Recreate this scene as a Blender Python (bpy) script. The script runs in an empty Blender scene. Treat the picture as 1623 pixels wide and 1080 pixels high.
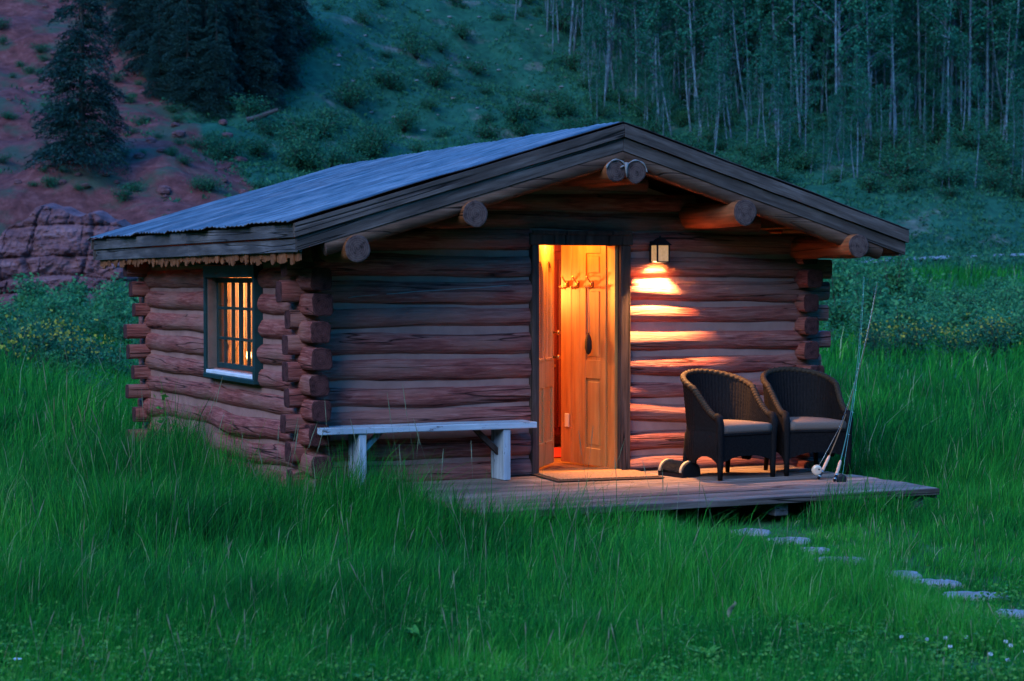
import bpy, math, random
import numpy as np
from mathutils import Vector, Matrix, noise as mnoise

scene = bpy.context.scene
COL = scene.collection
R = math.radians
random.seed(7)
rng = np.random.default_rng(11)

# ------------------------------------------------------------------ camera
CAM = (-7.144, -14.899, 1.623)
YAW, PITCH = 24.706, -1.738
cam_data = bpy.data.cameras.new("camera")
cam = bpy.data.objects.new("camera", cam_data)
COL.objects.link(cam)
cam.location = CAM
cam.rotation_euler = (R(90 + PITCH), 0, R(-YAW))
cam_data.sensor_width = 36
cam_data.lens = 3129.3 / 1623 * 36
cam_data.clip_start = 0.1
cam_data.clip_end = 2000
cam_data.dof.use_dof = True
cam_data.dof.focus_distance = 16.6
cam_data.dof.aperture_fstop = 4.0
scene.camera = cam

# ------------------------------------------------------------------ sky and soft after-glow
world = bpy.data.worlds.new("World")
scene.world = world
world.use_nodes = True
wn, wl = world.node_tree.nodes, world.node_tree.links
SUN_EL, SUN_ROT = R(4.0), R(235.0)
sky = wn.new("ShaderNodeTexSky")
sky.sky_type = 'NISHITA'
sky.sun_disc = False
sky.sun_elevation = SUN_EL
sky.sun_rotation = SUN_ROT
sky.air_density = 1.6
sky.dust_density = 0.3
sky.ozone_density = 8.0
bg = wn["Background"]
tint = wn.new("ShaderNodeMix")
tint.data_type = 'RGBA'; tint.blend_type = 'MULTIPLY'
tint.inputs[0].default_value = 1
tint.inputs[7].default_value = (0.66, 0.98, 1.05, 1)
wl.new(sky.outputs[0], tint.inputs[6])
wl.new(tint.outputs[2], bg.inputs[0])
bg.inputs[1].default_value = 0.12
sun_data = bpy.data.lights.new("sun", 'SUN')
sun_data.energy = 0.12
sun_data.angle = R(40)
sun_data.color = (0.75, 0.85, 1.0)
sun = bpy.data.objects.new("sun", sun_data)
COL.objects.link(sun)
sun.rotation_euler = (R(90) - R(35), 0, -SUN_ROT + R(180))
scene.view_settings.view_transform = 'Standard'
scene.view_settings.look = 'None'
scene.view_settings.gamma = 1
scene.view_settings.exposure = 4.5
scene.cycles.max_bounces = 6
scene.cycles.diffuse_bounces = 3
scene.cycles.glossy_bounces = 2
scene.cycles.transmission_bounces = 4
scene.cycles.transparent_max_bounces = 12
scene.cycles.sample_clamp_indirect = 4
scene.cycles.caustics_reflective = False
scene.cycles.caustics_refractive = False

FW = np.array([math.sin(R(YAW)), math.cos(R(YAW))])
RT = np.array([math.cos(R(YAW)), -math.sin(R(YAW))])


def uv2xy(u, v):
    return CAM[0] + u * RT[0] + v * FW[0], CAM[1] + u * RT[1] + v * FW[1]


def xy2uv(x, y):
    dx, dy = x - CAM[0], y - CAM[1]
    return dx * RT[0] + dy * RT[1], dx * FW[0] + dy * FW[1]


# ------------------------------------------------------------------ helpers
def tag(o, label=None, cat=None, group=None, kind=None):
    if label: o["label"] = label
    if cat: o["category"] = cat
    if group: o["group"] = group
    if kind: o["kind"] = kind
    return o


def empty(name, loc, label, cat, group=None, rz=0.0):
    o = bpy.data.objects.new(name, None)
    o.empty_display_size = 0.2
    o.location = loc
    o.rotation_euler = (0, 0, rz)
    COL.objects.link(o)
    return tag(o, label, cat, group)


def link_mesh(name, me, mats, parent=None, loc=None, rot=None):
    o = bpy.data.objects.new(name, me)
    for m in (mats if isinstance(mats, (list, tuple)) else [mats]):
        if len(me.materials) < (len(mats) if isinstance(mats, (list, tuple)) else 1):
            me.materials.append(m)
    COL.objects.link(o)
    if parent: o.parent = parent
    if loc is not None: o.location = loc
    if rot is not None: o.rotation_euler = rot
    return o


class MB:
    """collects simple shapes into one mesh"""
    def __init__(s):
        s.v, s.f, s.m, s.sm = [], [], [], []

    def add(s, vs, fs, mi=0, smooth=False):
        b = len(s.v)
        s.v += [tuple(p) for p in vs]
        for f in fs:
            s.f.append([i + b for i in f]); s.m.append(mi); s.sm.append(smooth)

    def box(s, x0, x1, y0, y1, z0, z1, mi=0, M=None, bev=0.0):
        if bev <= 0:
            vs = [(x, y, z) for z in (z0, z1) for y in (y0, y1) for x in (x0, x1)]
            fs = [(0, 2, 3, 1), (4, 5, 7, 6), (0, 1, 5, 4), (2, 6, 7, 3), (0, 4, 6, 2), (1, 3, 7, 5)]
        else:
            b = min(bev, (x1 - x0) * .45, (y1 - y0) * .45, (z1 - z0) * .45)
            vs, idx = [], {}
            for sx in (0, 1):
                for sy in (0, 1):
                    for sz in (0, 1):
                        X, Y, Z = (x0, x1)[sx], (y0, y1)[sy], (z0, z1)[sz]
                        bx, by, bz = (b, -b)[sx], (b, -b)[sy], (b, -b)[sz]
                        for k, p in enumerate(((X, Y + by, Z + bz), (X + bx, Y, Z + bz), (X + bx, Y + by, Z))):
                            idx[(sx, sy, sz, k)] = len(vs); vs.append(p)
            I = lambda a, b_, c, k: idx[(a, b_, c, k)]
            fs = []
            for q in (0, 1):
                f = [I(q, 0, 0, 0), I(q, 1, 0, 0), I(q, 1, 1, 0), I(q, 0, 1, 0)]; fs.append(f if q else f[::-1])
                f = [I(0, q, 0, 1), I(0, q, 1, 1), I(1, q, 1, 1), I(1, q, 0, 1)]; fs.append(f if q else f[::-1])
                f = [I(0, 0, q, 2), I(1, 0, q, 2), I(1, 1, q, 2), I(0, 1, q, 2)]; fs.append(f if q else f[::-1])
            for a in (0, 1):
                for c in (0, 1):
                    e = [[I(0, a, c, 1), I(1, a, c, 1), I(1, a, c, 2), I(0, a, c, 2)],
                         [I(a, 0, c, 0), I(a, 1, c, 0), I(a, 1, c, 2), I(a, 0, c, 2)],
                         [I(a, c, 0, 0), I(a, c, 1, 0), I(a, c, 1, 1), I(a, c, 0, 1)]]
                    fs += e
                    for d in (0, 1):
                        fs.append([I(a, c, d, 0), I(a, c, d, 1), I(a, c, d, 2)]) if True else None
        if M is not None:
            vs = [M @ Vector(p) for p in vs]
        s.add(vs, fs, mi)

    def prism(s, poly, axis, a, b, mi=0, M=None):
        """closed prism of a 2D polygon along an axis"""
        def P(q, t):
            return {'x': (t, q[0], q[1]), 'y': (q[0], t, q[1]), 'z': (q[0], q[1], t)}[axis]
        n = len(poly)
        vs = [P(q, a) for q in poly] + [P(q, b) for q in poly]
        fs = [list(range(n)), list(range(2 * n - 1, n - 1, -1))]
        fs += [[i, n + i, n + (i + 1) % n, (i + 1) % n] for i in range(n)]
        if M is not None: vs = [M @ Vector(p) for p in vs]
        s.add(vs, fs, mi)

    def tube(s, pts, rad, n=8, mi=0, caps=True, smooth=True, fn=None):
        pts = [Vector(p) for p in pts]
        rr = rad if isinstance(rad, (list, tuple)) else [rad] * len(pts)
        up = None
        vs, fs = [], []
        for i, p in enumerate(pts):
            d = (pts[min(i + 1, len(pts) - 1)] - pts[max(i - 1, 0)]).normalized()
            if up is None:
                up = Vector((0, 0, 1)) if abs(d.z) < .9 else Vector((1, 0, 0))
            a = (up - d * up.dot(d)).normalized(); b = d.cross(a); up = a
            for k in range(n):
                t = 2 * math.pi * k / n
                r = rr[i] * (fn(i, t) if fn else 1)
                vs.append(p + (a * math.cos(t) + b * math.sin(t)) * r)
        for i in range(len(pts) - 1):
            for k in range(n):
                fs.append((i * n + k, i * n + (k + 1) % n, (i + 1) * n + (k + 1) % n, (i + 1) * n + k))
        s.add(vs, fs, mi, smooth)
        if caps:
            b0 = len(s.v) - len(vs)
            for f in (list(range(n))[::-1], [(len(pts) - 1) * n + k for k in range(n)]):
                s.f.append([i + b0 for i in f]); s.m.append(mi); s.sm.append(False)

    def grid(s, G, mi=0, smooth=True, close=False):
        """G[i][j] points"""
        ni, nj = len(G), len(G[0])
        vs = [p for r in G for p in r]
        fs = []
        for i in range(ni - 1):
            for j in range(nj - (0 if close else 1)):
                k = (j + 1) % nj
                fs.append((i * nj + j, i * nj + k, (i + 1) * nj + k, (i + 1) * nj + j))
        s.add(vs, fs, mi, smooth)

    def mesh(s, name):
        me = bpy.data.meshes.new(name)
        me.from_pydata(s.v, [], s.f)
        me.polygons.foreach_set("material_index", s.m)
        me.polygons.foreach_set("use_smooth", s.sm)
        me.update()
        return me

    def build(s, name, mats, parent=None, loc=None, rot=None):
        return link_mesh(name, s.mesh(name), mats, parent, loc, rot)


def np_mesh(name, V, F_quads=None, F_tris=None, mi=None, smooth=False):
    """fast mesh from arrays"""
    me = bpy.data.meshes.new(name)
    loops, starts, tot = [], [], 0
    nq = 0 if F_quads is None else len(F_quads)
    nt = 0 if F_tris is None else len(F_tris)
    if nq: loops.append(F_quads.reshape(-1)); starts.append(np.arange(nq) * 4)
    if nt: loops.append(F_tris.reshape(-1)); starts.append(nq * 4 + np.arange(nt) * 3)
    L = np.concatenate(loops).astype(np.int32); S = np.concatenate(starts).astype(np.int32)
    me.vertices.add(len(V)); me.vertices.foreach_set("co", V.astype(np.float32).reshape(-1))
    me.loops.add(len(L)); me.loops.foreach_set("vertex_index", L)
    me.polygons.add(len(S)); me.polygons.foreach_set("loop_start", S)
    if mi is not None: me.polygons.foreach_set("material_index", np.asarray(mi, np.int32))
    if smooth: me.polygons.foreach_set("use_smooth", np.ones(len(S), bool))
    me.update(calc_edges=True)
    return me


def leaf_quads(C, size, r, flat=0.0, aspect=0.6, droop=None):
    """rhombic leaves at the points C: returns V, quads"""
    n = len(C)
    d = r.normal(size=(n, 3)); d[:, 2] *= (1 - flat)
    if droop is not None: d = d * .5 + droop
    d /= np.linalg.norm(d, axis=1)[:, None] + 1e-9
    e = r.normal(size=(n, 3)); e -= d * (e * d).sum(1)[:, None]
    e /= np.linalg.norm(e, axis=1)[:, None] + 1e-9
    s = np.asarray(size).reshape(-1, 1) * np.ones((n, 1))
    V = np.stack([C - d * s, C + e * s * aspect, C + d * s, C - e * s * aspect], 1).reshape(-1, 3)
    return V, np.arange(4 * n).reshape(n, 4)


def vnoise(x, y, s, seed=0):
    """cheap smooth value noise on arrays, -1..1"""
    x = np.asarray(x, float) / s + 1000.3 + seed * 17.17; y = np.asarray(y, float) / s + 1000.7 + seed * 5.3
    xi, yi = np.floor(x).astype(np.int64), np.floor(y).astype(np.int64)
    fx, fy = x - xi, y - yi
    fx, fy = fx * fx * (3 - 2 * fx), fy * fy * (3 - 2 * fy)
    def h(a, b):
        n = (a * 374761393 + b * 668265263 + seed * 97) & 0x7fffffff
        n = ((n ^ (n >> 13)) * 1274126177) & 0x7fffffff
        return ((n ^ (n >> 16)) & 0xffff) / 32767.5 - 1
    return (h(xi, yi) * (1 - fx) + h(xi + 1, yi) * fx) * (1 - fy) + (h(xi, yi + 1) * (1 - fx) + h(xi + 1, yi + 1) * fx) * fy


def sstep(x, a, b):
    t = np.clip((np.asarray(x, float) - a) / (b - a), 0, 1)
    return t * t * (3 - 2 * t)


# ------------------------------------------------------------------ materials
def new_mat(name):
    m = bpy.data.materials.new(name); m.use_nodes = True
    n, l = m.node_tree.nodes, m.node_tree.links
    n["Principled BSDF"].inputs['Specular IOR Level'].default_value = .12
    return m, n, l, n["Principled BSDF"]


def coords(n, l, scale, kind='Object', per_object=True):
    tc = n.new("ShaderNodeTexCoord")
    mp = n.new("ShaderNodeMapping")
    mp.inputs['Scale'].default_value = scale
    src = tc.outputs[kind]
    if per_object:
        oi = n.new("ShaderNodeObjectInfo")
        mu = n.new("ShaderNodeMath"); mu.operation = 'MULTIPLY'; mu.inputs[1].default_value = 37.0
        l.new(oi.outputs['Random'], mu.inputs[0])
        ad = n.new("ShaderNodeVectorMath"); ad.operation = 'ADD'
        l.new(src, ad.inputs[0]); l.new(mu.outputs[0], ad.inputs[1]); src = ad.outputs[0]
    l.new(src, mp.inputs[0])
    return mp.outputs[0]


def noise_tex(n, l, vec, scale, detail=5, rough=.6, dist=0.0):
    t = n.new("ShaderNodeTexNoise")
    t.inputs['Scale'].default_value = scale; t.inputs['Detail'].default_value = detail
    t.inputs['Roughness'].default_value = rough; t.inputs['Distortion'].default_value = dist
    if vec is not None: l.new(vec, t.inputs['Vector'])
    return t.outputs['Fac']


def ramp(n, l, fac, stops):
    r = n.new("ShaderNodeValToRGB")
    e = r.color_ramp.elements
    while len(e) < len(stops): e.new(.5)
    for k, (p, c) in enumerate(stops):
        e[k].position = p; e[k].color = (*c, 1) if len(c) == 3 else c
    l.new(fac, r.inputs[0])
    return r.outputs[0]


def mixc(n, l, fac, a, b, mode='MIX'):
    m = n.new("ShaderNodeMix"); m.data_type = 'RGBA'; m.blend_type = mode
    for s, val in ((m.inputs[0], fac), (m.inputs[6], a), (m.inputs[7], b)):
        if hasattr(val, 'is_linked'): l.new(val, s)
        elif isinstance(val, (int, float)): s.default_value = val
        else: s.default_value = (*val, 1)
    return m.outputs[2]


def bump(n, l, h, strength, dist=0.01, prev=None):
    b = n.new("ShaderNodeBump"); b.inputs['Strength'].default_value = strength
    b.inputs['Distance'].default_value = dist
    l.new(h, b.inputs['Height'])
    if prev is not None: l.new(prev, b.inputs['Normal'])
    return b.outputs[0]


def wood(name, dark, mid, light, along='x', rough=.75, grain=1.0, crack=True, bumps=.5, spec=.1, chips=None, blotch=None):
    m, n, l, P = new_mat(name)
    k = {'x': (1.2, 14, 14), 'y': (14, 1.2, 14), 'z': (14, 14, 1.2)}[along]
    v = coords(n, l, tuple(a * grain for a in k))
    f1 = noise_tex(n, l, v, 1.6, 7, .65, .4)
    c = ramp(n, l, f1, [(.28, dark), (.5, mid), (.74, light)])
    v2 = coords(n, l, tuple(min(a, 3.0) for a in k))
    f2 = noise_tex(n, l, v2, 1.3, 3, .5)
    c = mixc(n, l, ramp(n, l, f2, [(.42, (0, 0, 0)), (.62, (1, 1, 1))]), c, mixc(n, l, .6, c, blotch or dark), 'MIX')
    nb = bump(n, l, f1, bumps, .012)
    if crack:
        kc = {'x': (.22, 8, 8), 'y': (8, .22, 8), 'z': (8, 8, .22)}[along]
        v3 = coords(n, l, kc)
        f3 = noise_tex(n, l, v3, 1.1, 2, .5, .3)
        t = n.new("ShaderNodeMath"); t.operation = 'SUBTRACT'; t.inputs[1].default_value = .5; l.new(f3, t.inputs[0])
        a = n.new("ShaderNodeMath"); a.operation = 'ABSOLUTE'; l.new(t.outputs[0], a.inputs[0])
        cr = ramp(n, l, a.outputs[0], [(0.0, (0, 0, 0)), (.013, (1, 1, 1))])
        c = mixc(n, l, cr, tuple(x * .3 for x in dark), c)
        nb = bump(n, l, cr, .7, .01, nb)
    if chips:
        v4 = coords(n, l, tuple(a * 1.1 for a in {'x': (4, 14, 14), 'y': (14, 4, 14), 'z': (14, 14, 4)}[along]))
        f4 = noise_tex(n, l, v4, 1.6, 6, .7)
        q = ramp(n, l, f4, [(.60, (0, 0, 0)), (.64, (1, 1, 1))])
        c = mixc(n, l, q, c, chips)
        nb = bump(n, l, q, -.3, .004, nb)
    l.new(c, P.inputs['Base Color']); l.new(nb, P.inputs['Normal'])
    P.inputs['Roughness'].default_value = rough
    P.inputs['Specular IOR Level'].default_value = spec
    return m


def plain(name, col, rough=.6, metal=0.0, spec=.15, var=.25, scale=8.0, bmp=.15):
    m, n, l, P = new_mat(name)
    v = coords(n, l, (1, 1, 1))
    f = noise_tex(n, l, v, scale, 5, .6)
    c = ramp(n, l, f, [(.3, tuple(x * (1 - var) for x in col)), (.7, tuple(min(1, x * (1 + var)) for x in col))])
    l.new(c, P.inputs['Base Color'])
    l.new(bump(n, l, f, bmp, .005), P.inputs['Normal'])
    P.inputs['Roughness'].default_value = rough; P.inputs['Metallic'].default_value = metal
    P.inputs['Specular IOR Level'].default_value = spec
    return m


def leafmat(name, stops, rough=.55, trans=.35, per_obj=.0):
    """foliage: each leaf or blade takes its own tone from the ramp"""
    m, n, l, P = new_mat(name)
    g = n.new("ShaderNodeNewGeometry")
    f = g.outputs['Random Per Island']
    v = n.new("ShaderNodeTexCoord").outputs['Object']
    f2 = noise_tex(n, l, v, .45, 3, .5)
    a = n.new("ShaderNodeMath"); a.operation = 'MULTIPLY_ADD'; l.new(f2, a.inputs[0]); a.inputs[1].default_value = .8
    b = n.new("ShaderNodeMath"); b.operation = 'MULTIPLY'; b.inputs[1].default_value = .8; l.new(f, b.inputs[0]); l.new(b.outputs[0], a.inputs[2])
    s = n.new("ShaderNodeMath"); s.operation = 'SUBTRACT'; l.new(a.outputs[0], s.inputs[0]); s.inputs[1].default_value = .30
    src = s.outputs[0]
    if per_obj:
        oi = n.new("ShaderNodeObjectInfo")
        q = n.new("ShaderNodeMath"); q.operation = 'MULTIPLY_ADD'; l.new(oi.outputs['Random'], q.inputs[0]); q.inputs[1].default_value = per_obj
        l.new(src, q.inputs[2]); src = q.outputs[0]
    c = ramp(n, l, src, stops)
    l.new(c, P.inputs['Base Color']); P.inputs['Roughness'].default_value = rough
    P.inputs['Specular IOR Level'].default_value = .08
    t = n.new("ShaderNodeBsdfTranslucent"); l.new(c, t.inputs[0])
    mx = n.new("ShaderNodeMixShader"); mx.inputs[0].default_value = trans
    l.new(P.outputs[0], mx.inputs[1]); l.new(t.outputs[0], mx.inputs[2])
    l.new(mx.outputs[0], n["Material Output"].inputs[0])
    return m


def glow(name, col, strength):
    m, n, l, P = new_mat(name)
    P.inputs['Base Color'].default_value = (*col, 1)
    P.inputs['Emission Color'].default_value = (*col, 1); P.inputs['Emission Strength'].default_value = strength
    return m


def glass(name, tint=(1, 1, 1), gl=.12):
    m, n, l, P = new_mat(name)
    t = n.new("ShaderNodeBsdfTransparent"); t.inputs[0].default_value = (*tint, 1)
    g = n.new("ShaderNodeBsdfGlossy"); g.inputs['Roughness'].default_value = .04
    lw = n.new("ShaderNodeLayerWeight")
    fr = n.new("ShaderNodeMath"); fr.operation = 'POWER'; fr.inputs[1].default_value = 4.0
    l.new(lw.outputs['Facing'], fr.inputs[0])
    sc_ = n.new("ShaderNodeMath"); sc_.operation = 'MULTIPLY_ADD'; sc_.inputs[1].default_value = .8; sc_.inputs[2].default_value = .02
    l.new(fr.outputs[0], sc_.inputs[0])
    mx = n.new("ShaderNodeMixShader")
    l.new(sc_.outputs[0], mx.inputs[0])
    l.new(t.outputs[0], mx.inputs[1]); l.new(g.outputs[0], mx.inputs[2])
    l.new(mx.outputs[0], n["Material Output"].inputs[0])
    return m


M = {}
M['log'] = wood('stained_log', (.075, .017, .013), (.25, .063, .048), (.41, .16, .12), rough=.75, grain=2.0, bumps=1.2, spec=.12, blotch=(.28, .13, .095))
M['end'] = wood('cut_log_end', (.06, .03, .025), (.15, .075, .055), (.24, .14, .11), along='y', grain=.6, bumps=.5)
M['purlin'] = wood('purlin_wood', (.12, .04, .015), (.25, .08, .03), (.36, .14, .06), rough=.6, bumps=.4)  # brown wood, its orange deepened to paint in the warm glow under the gable
M['chink'] = plain('chinking_mortar', (.32, .15, .115), .9, var=.18, scale=5, bmp=.4)
M['board_y'] = wood('weathered_board_side', (.045, .038, .036), (.11, .092, .085), (.21, .175, .16), along='y', bumps=.5)
M['board_x'] = wood('weathered_board_front', (.035, .024, .019), (.10, .07, .056), (.19, .14, .115), along='x', bumps=.5)
M['soffit'] = wood('soffit_board', (.12, .038, .012), (.28, .09, .028), (.4, .15, .05), along='x', bumps=.3, crack=False)  # orange pushed into the board colour in place of warm bounce light
M['pine'] = wood('varnished_pine', (.34, .105, .022), (.5, .18, .04), (.62, .27, .07), along='z', rough=.42, grain=.7, bumps=.12, crack=False, spec=.5)
M['litpine'] = wood('lit_pine', (.55, .3, .08), (.72, .45, .14), (.82, .56, .2), along='z', rough=.4, grain=.7, bumps=.1, crack=False, spec=.3)  # pine with a brightened colour, standing in for lamp light on the glazed leaf
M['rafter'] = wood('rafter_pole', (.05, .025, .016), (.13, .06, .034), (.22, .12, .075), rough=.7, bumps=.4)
M['floor'] = wood('floor_board', (.2, .09, .03), (.32, .15, .05), (.42, .22, .08), along='x', rough=.4, crack=False, bumps=.1)
M['redwood'] = wood('red_cabinet_wood', (.05, .006, .006), (.10, .012, .01), (.16, .025, .018), along='z', rough=.4, crack=False, bumps=.1)
M['frame'] = wood('dark_door_frame', (.03, .018, .014), (.07, .042, .03), (.13, .08, .06), along='z', bumps=.4)
M['deckwood'] = wood('deck_board', (.13, .085, .06), (.25, .17, .125), (.36, .27, .21), along='x', rough=.7, bumps=.35)
m = M['deckwood']; n, l = m.node_tree.nodes, m.node_tree.links
P = n["Principled BSDF"]; src = P.inputs['Base Color'].links[0].from_socket
g_ = n.new("ShaderNodeNewGeometry")
l.new(mixc(n, l, 1.0, src, ramp(n, l, g_.outputs['Random Per Island'], [(0, (.62, .58, .56)), (1, (1.1, 1.08, 1.05))]), 'MULTIPLY'), P.inputs['Base Color'])
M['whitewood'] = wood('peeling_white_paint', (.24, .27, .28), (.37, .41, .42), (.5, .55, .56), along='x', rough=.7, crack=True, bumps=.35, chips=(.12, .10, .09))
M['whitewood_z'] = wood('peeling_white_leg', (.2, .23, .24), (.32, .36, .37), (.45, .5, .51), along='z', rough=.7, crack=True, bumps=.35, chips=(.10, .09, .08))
M['green'] = plain('dark_green_paint', (.012, .035, .034), .5)
M['sill'] = plain('pale_sill_paint', (.62, .63, .62), .5, var=.12)
M['casing'] = plain('window_casing_wood', (.15, .10, .075), .6, var=.2)
M['glass'] = glass('window_glass')
M['iron'] = plain('black_iron', (.012, .012, .013), .45, .3)
M['brass'] = plain('brass', (.6, .36, .1), .3, 1.0, var=.1)
M['steel'] = plain('pale_metal', (.6, .58, .5), .35, .9, var=.1)
M['plate'] = plain('switch_plate_ivory', (.75, .6, .35), .5, var=.05)
M['wicker'] = plain('dark_wicker', (.0095, .007, .006), .7, spec=.08, var=.5, scale=60, bmp=.5)
M['rim'] = plain('wicker_rim', (.036, .022, .012), .7, spec=.1, var=.5, scale=60, bmp=.5)
M['cushion'] = plain('beige_cushion', (.15, .098, .07), .9, var=.1, scale=90, bmp=.3)
M['mat'] = plain('coir_mat', (.26, .13, .06), .95, var=.45, scale=45, bmp=1)
M['matedge'] = plain('mat_edge', (.06, .03, .018), .9, var=.3, scale=40)
M['rug'] = plain('red_rug_wool', (.45, .03, .03), .95, var=.5, scale=9)
M['bristle'] = plain('black_bristle', (.05, .045, .04), .8, var=.5, scale=90, bmp=1)
M['pale'] = wood('pale_wood_arc', (.4, .25, .12), (.5, .33, .17), (.6, .42, .24), along='z', crack=False)
M['cork'] = plain('cork', (.5, .32, .2), .8, var=.25, scale=60)
M['rodA'] = plain('brown_rod_varnish', (.16, .1, .05), .3)
M['rodB'] = plain('green_rod_varnish', (.05, .16, .13), .3)
M['line'] = plain('teal_fly_line', (.16, .5, .42), .5, var=.05)
M['reel'] = plain('pale_reel', (.72, .62, .45), .35, .4, var=.08)
M['stone'] = plain('flat_stone', (.25, .225, .2), .85, var=.3, scale=6, bmp=.5)
M['scree'] = plain('grey_scree', (.2, .19, .18), .9, var=.3, scale=6, bmp=.5)
M['concrete'] = plain('grey_block', (.22, .22, .22), .9, var=.2, scale=6, bmp=.4)
M['strap'] = plain('pale_mortar_seal', (.22, .195, .175), .8, var=.1)
M['bulb'] = glow('lamp_bulb', (1, .62, .25), 0.5)
M['leather'] = plain('dark_leather', (.03, .018, .012), .7)

# roofing: weathered corrugated sheets with rust
m, n, l, P = new_mat('weathered_roofing')
v = coords(n, l, (.8, 9, 9), per_object=False)
f = noise_tex(n, l, v, 1.2, 6, .65)
c = ramp(n, l, f, [(.34, (.03, .024, .022)), (.48, (.13, .112, .105)), (.68, (.27, .24, .225))])
f2 = noise_tex(n, l, coords(n, l, (1, 3, 3), per_object=False), 1.4, 5, .7)
c = mixc(n, l, ramp(n, l, f2, [(.56, (0, 0, 0)), (.68, (1, 1, 1))]), c, (.14, .075, .055))
f3 = noise_tex(n, l, coords(n, l, (.05, 1.7, .05), per_object=False), 1.3, 2, .6)
c = mixc(n, l, 1.0, c, ramp(n, l, f3, [(.38, (.42, .40, .42)), (.6, (.92, .92, .92))]), 'MULTIPLY')
f4 = noise_tex(n, l, coords(n, l, (.25, 16, .25), per_object=False), 1.2, 3, .6)
c = mixc(n, l, ramp(n, l, f4, [(.60, (0, 0, 0)), (.66, (.75, .75, .75))]), c, (.06, .05, .06))
l.new(c, P.inputs['Base Color']); P.inputs['Metallic'].default_value = .12; P.inputs['Roughness'].default_value = .5
l.new(bump(n, l, f, .3, .01), P.inputs['Normal'])
M['roofing'] = m

# log end grain with rings
m, n, l, P = new_mat('log_end_grain')
tc = n.new("ShaderNodeTexCoord")
mp = n.new("ShaderNodeMapping"); mp.inputs['Scale'].default_value = (0, 1, 1); l.new(tc.outputs['Object'], mp.inputs[0])
ln = n.new("ShaderNodeVectorMath"); ln.operation = 'LENGTH'; l.new(mp.outputs[0], ln.inputs[0])
ff = noise_tex(n, l, coords(n, l, (3, 14, 14)), 1.5, 5, .65)
q = n.new("ShaderNodeMath"); q.operation = 'MULTIPLY_ADD'; l.new(ln.outputs['Value'], q.inputs[0]); q.inputs[1].default_value = 380; l.new(ff, q.inputs[2])
sn = n.new("ShaderNodeMath"); sn.operation = 'SINE'; l.new(q.outputs[0], sn.inputs[0])
c = ramp(n, l, ff, [(.34, (.02, .011, .009)), (.46, (.085, .045, .036)), (.72, (.155, .09, .07))])
c = mixc(n, l, .25, c, ramp(n, l, sn.outputs[0], [(0, (.04, .02, .015)), (1, (.15, .09, .07))]))
l.new(c, P.inputs['Base Color']); P.inputs['Roughness'].default_value = .85
l.new(bump(n, l, ff, .6, .01), P.inputs['Normal'])
M['endgrain'] = m
m = m.copy(); m.name = 'stained_log_end'
for nd in m.node_tree.nodes:
    if nd.type == 'VALTORGB':
        for e in nd.color_ramp.elements:
            c0 = e.color; e.color = (c0[0] * .72, c0[1] * .42, c0[2] * .45, 1)
M['logend'] = m

M['grass'] = leafmat('grass_blade', [(0.0, (.004, .04, .016)), (.25, (.008, .10, .028)), (.55, (.014, .20, .046)), (.8, (.035, .29, .06)), (.95, (.08, .32, .08)), (1.0, (.22, .32, .16))], trans=.4)
m, n, l, P = new_mat('meadow_grass_blade')
g_ = n.new("ShaderNodeNewGeometry"); at = n.new("ShaderNodeAttribute"); at.attribute_name = 'tone'
a_ = n.new("ShaderNodeMath"); a_.operation = 'MULTIPLY'; a_.inputs[1].default_value = .45; l.new(g_.outputs['Random Per Island'], a_.inputs[0])
b_ = n.new("ShaderNodeMath"); b_.operation = 'MULTIPLY_ADD'; b_.inputs[1].default_value = .55; l.new(at.outputs['Fac'], b_.inputs[0]); l.new(a_.outputs[0], b_.inputs[2])
c = ramp(n, l, b_.outputs[0], [(0.0, (.002, .026, .006)), (.22, (.005, .075, .013)), (.5, (.012, .185, .021)), (.75, (.038, .31, .025)), (.92, (.11, .38, .04)), (1.0, (.36, .40, .19))])
l.new(c, P.inputs['Base Color']); P.inputs['Roughness'].default_value = .5; P.inputs['Specular IOR Level'].default_value = .06
t_ = n.new("ShaderNodeBsdfTranslucent"); l.new(c, t_.inputs[0])
mx = n.new("ShaderNodeMixShader"); mx.inputs[0].default_value = .35
l.new(P.outputs[0], mx.inputs[1]); l.new(t_.outputs[0], mx.inputs[2]); l.new(mx.outputs[0], n["Material Output"].inputs[0])
M['meadow'] = m
M['spruce'] = leafmat('spruce_needles', [(0.0, (.004, .016, .014)), (.6, (.010, .034, .028)), (1.0, (.022, .06, .042))], trans=.15, per_obj=.2)
M['aspenleaf'] = leafmat('aspen_leaves', [(0.0, (.006, .055, .034)), (.5, (.014, .105, .062)), (1.0, (.035, .18, .09))], trans=.35, per_obj=.25)
M['shrub'] = leafmat('shrub_leaves', [(0.0, (.007, .05, .028)), (.5, (.016, .10, .048)), (1.0, (.045, .155, .062))], trans=.3, per_obj=.3)
M['willow'] = leafmat('willow_leaves', [(0.0, (.012, .08, .035)), (.5, (.03, .16, .06)), (1.0, (.08, .26, .08))], trans=.35, per_obj=.35)
M['yellow'] = leafmat('yellow_bloom', [(0.0, (.22, .2, .03)), (1.0, (.5, .4, .05))], trans=.3)
M['weed'] = leafmat('broad_leaves', [(0.0, (.03, .14, .025)), (.6, (.07, .26, .04)), (1.0, (.16, .36, .06))], trans=.35)
M['white'] = leafmat('white_petals', [(0.0, (.6, .6, .55)), (1.0, (.85, .85, .8))], trans=.3)
M['dry'] = leafmat('dry_stalks', [(0.0, (.14, .16, .08)), (1.0, (.26, .26, .15))], trans=.2)
M['bark'] = wood('spruce_bark', (.03, .022, .018), (.07, .05, .04), (.11, .085, .07), along='z')
M['deadwood'] = wood('grey_dead_wood', (.03, .025, .022), (.06, .052, .046), (.11, .095, .085), along='x')

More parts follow.
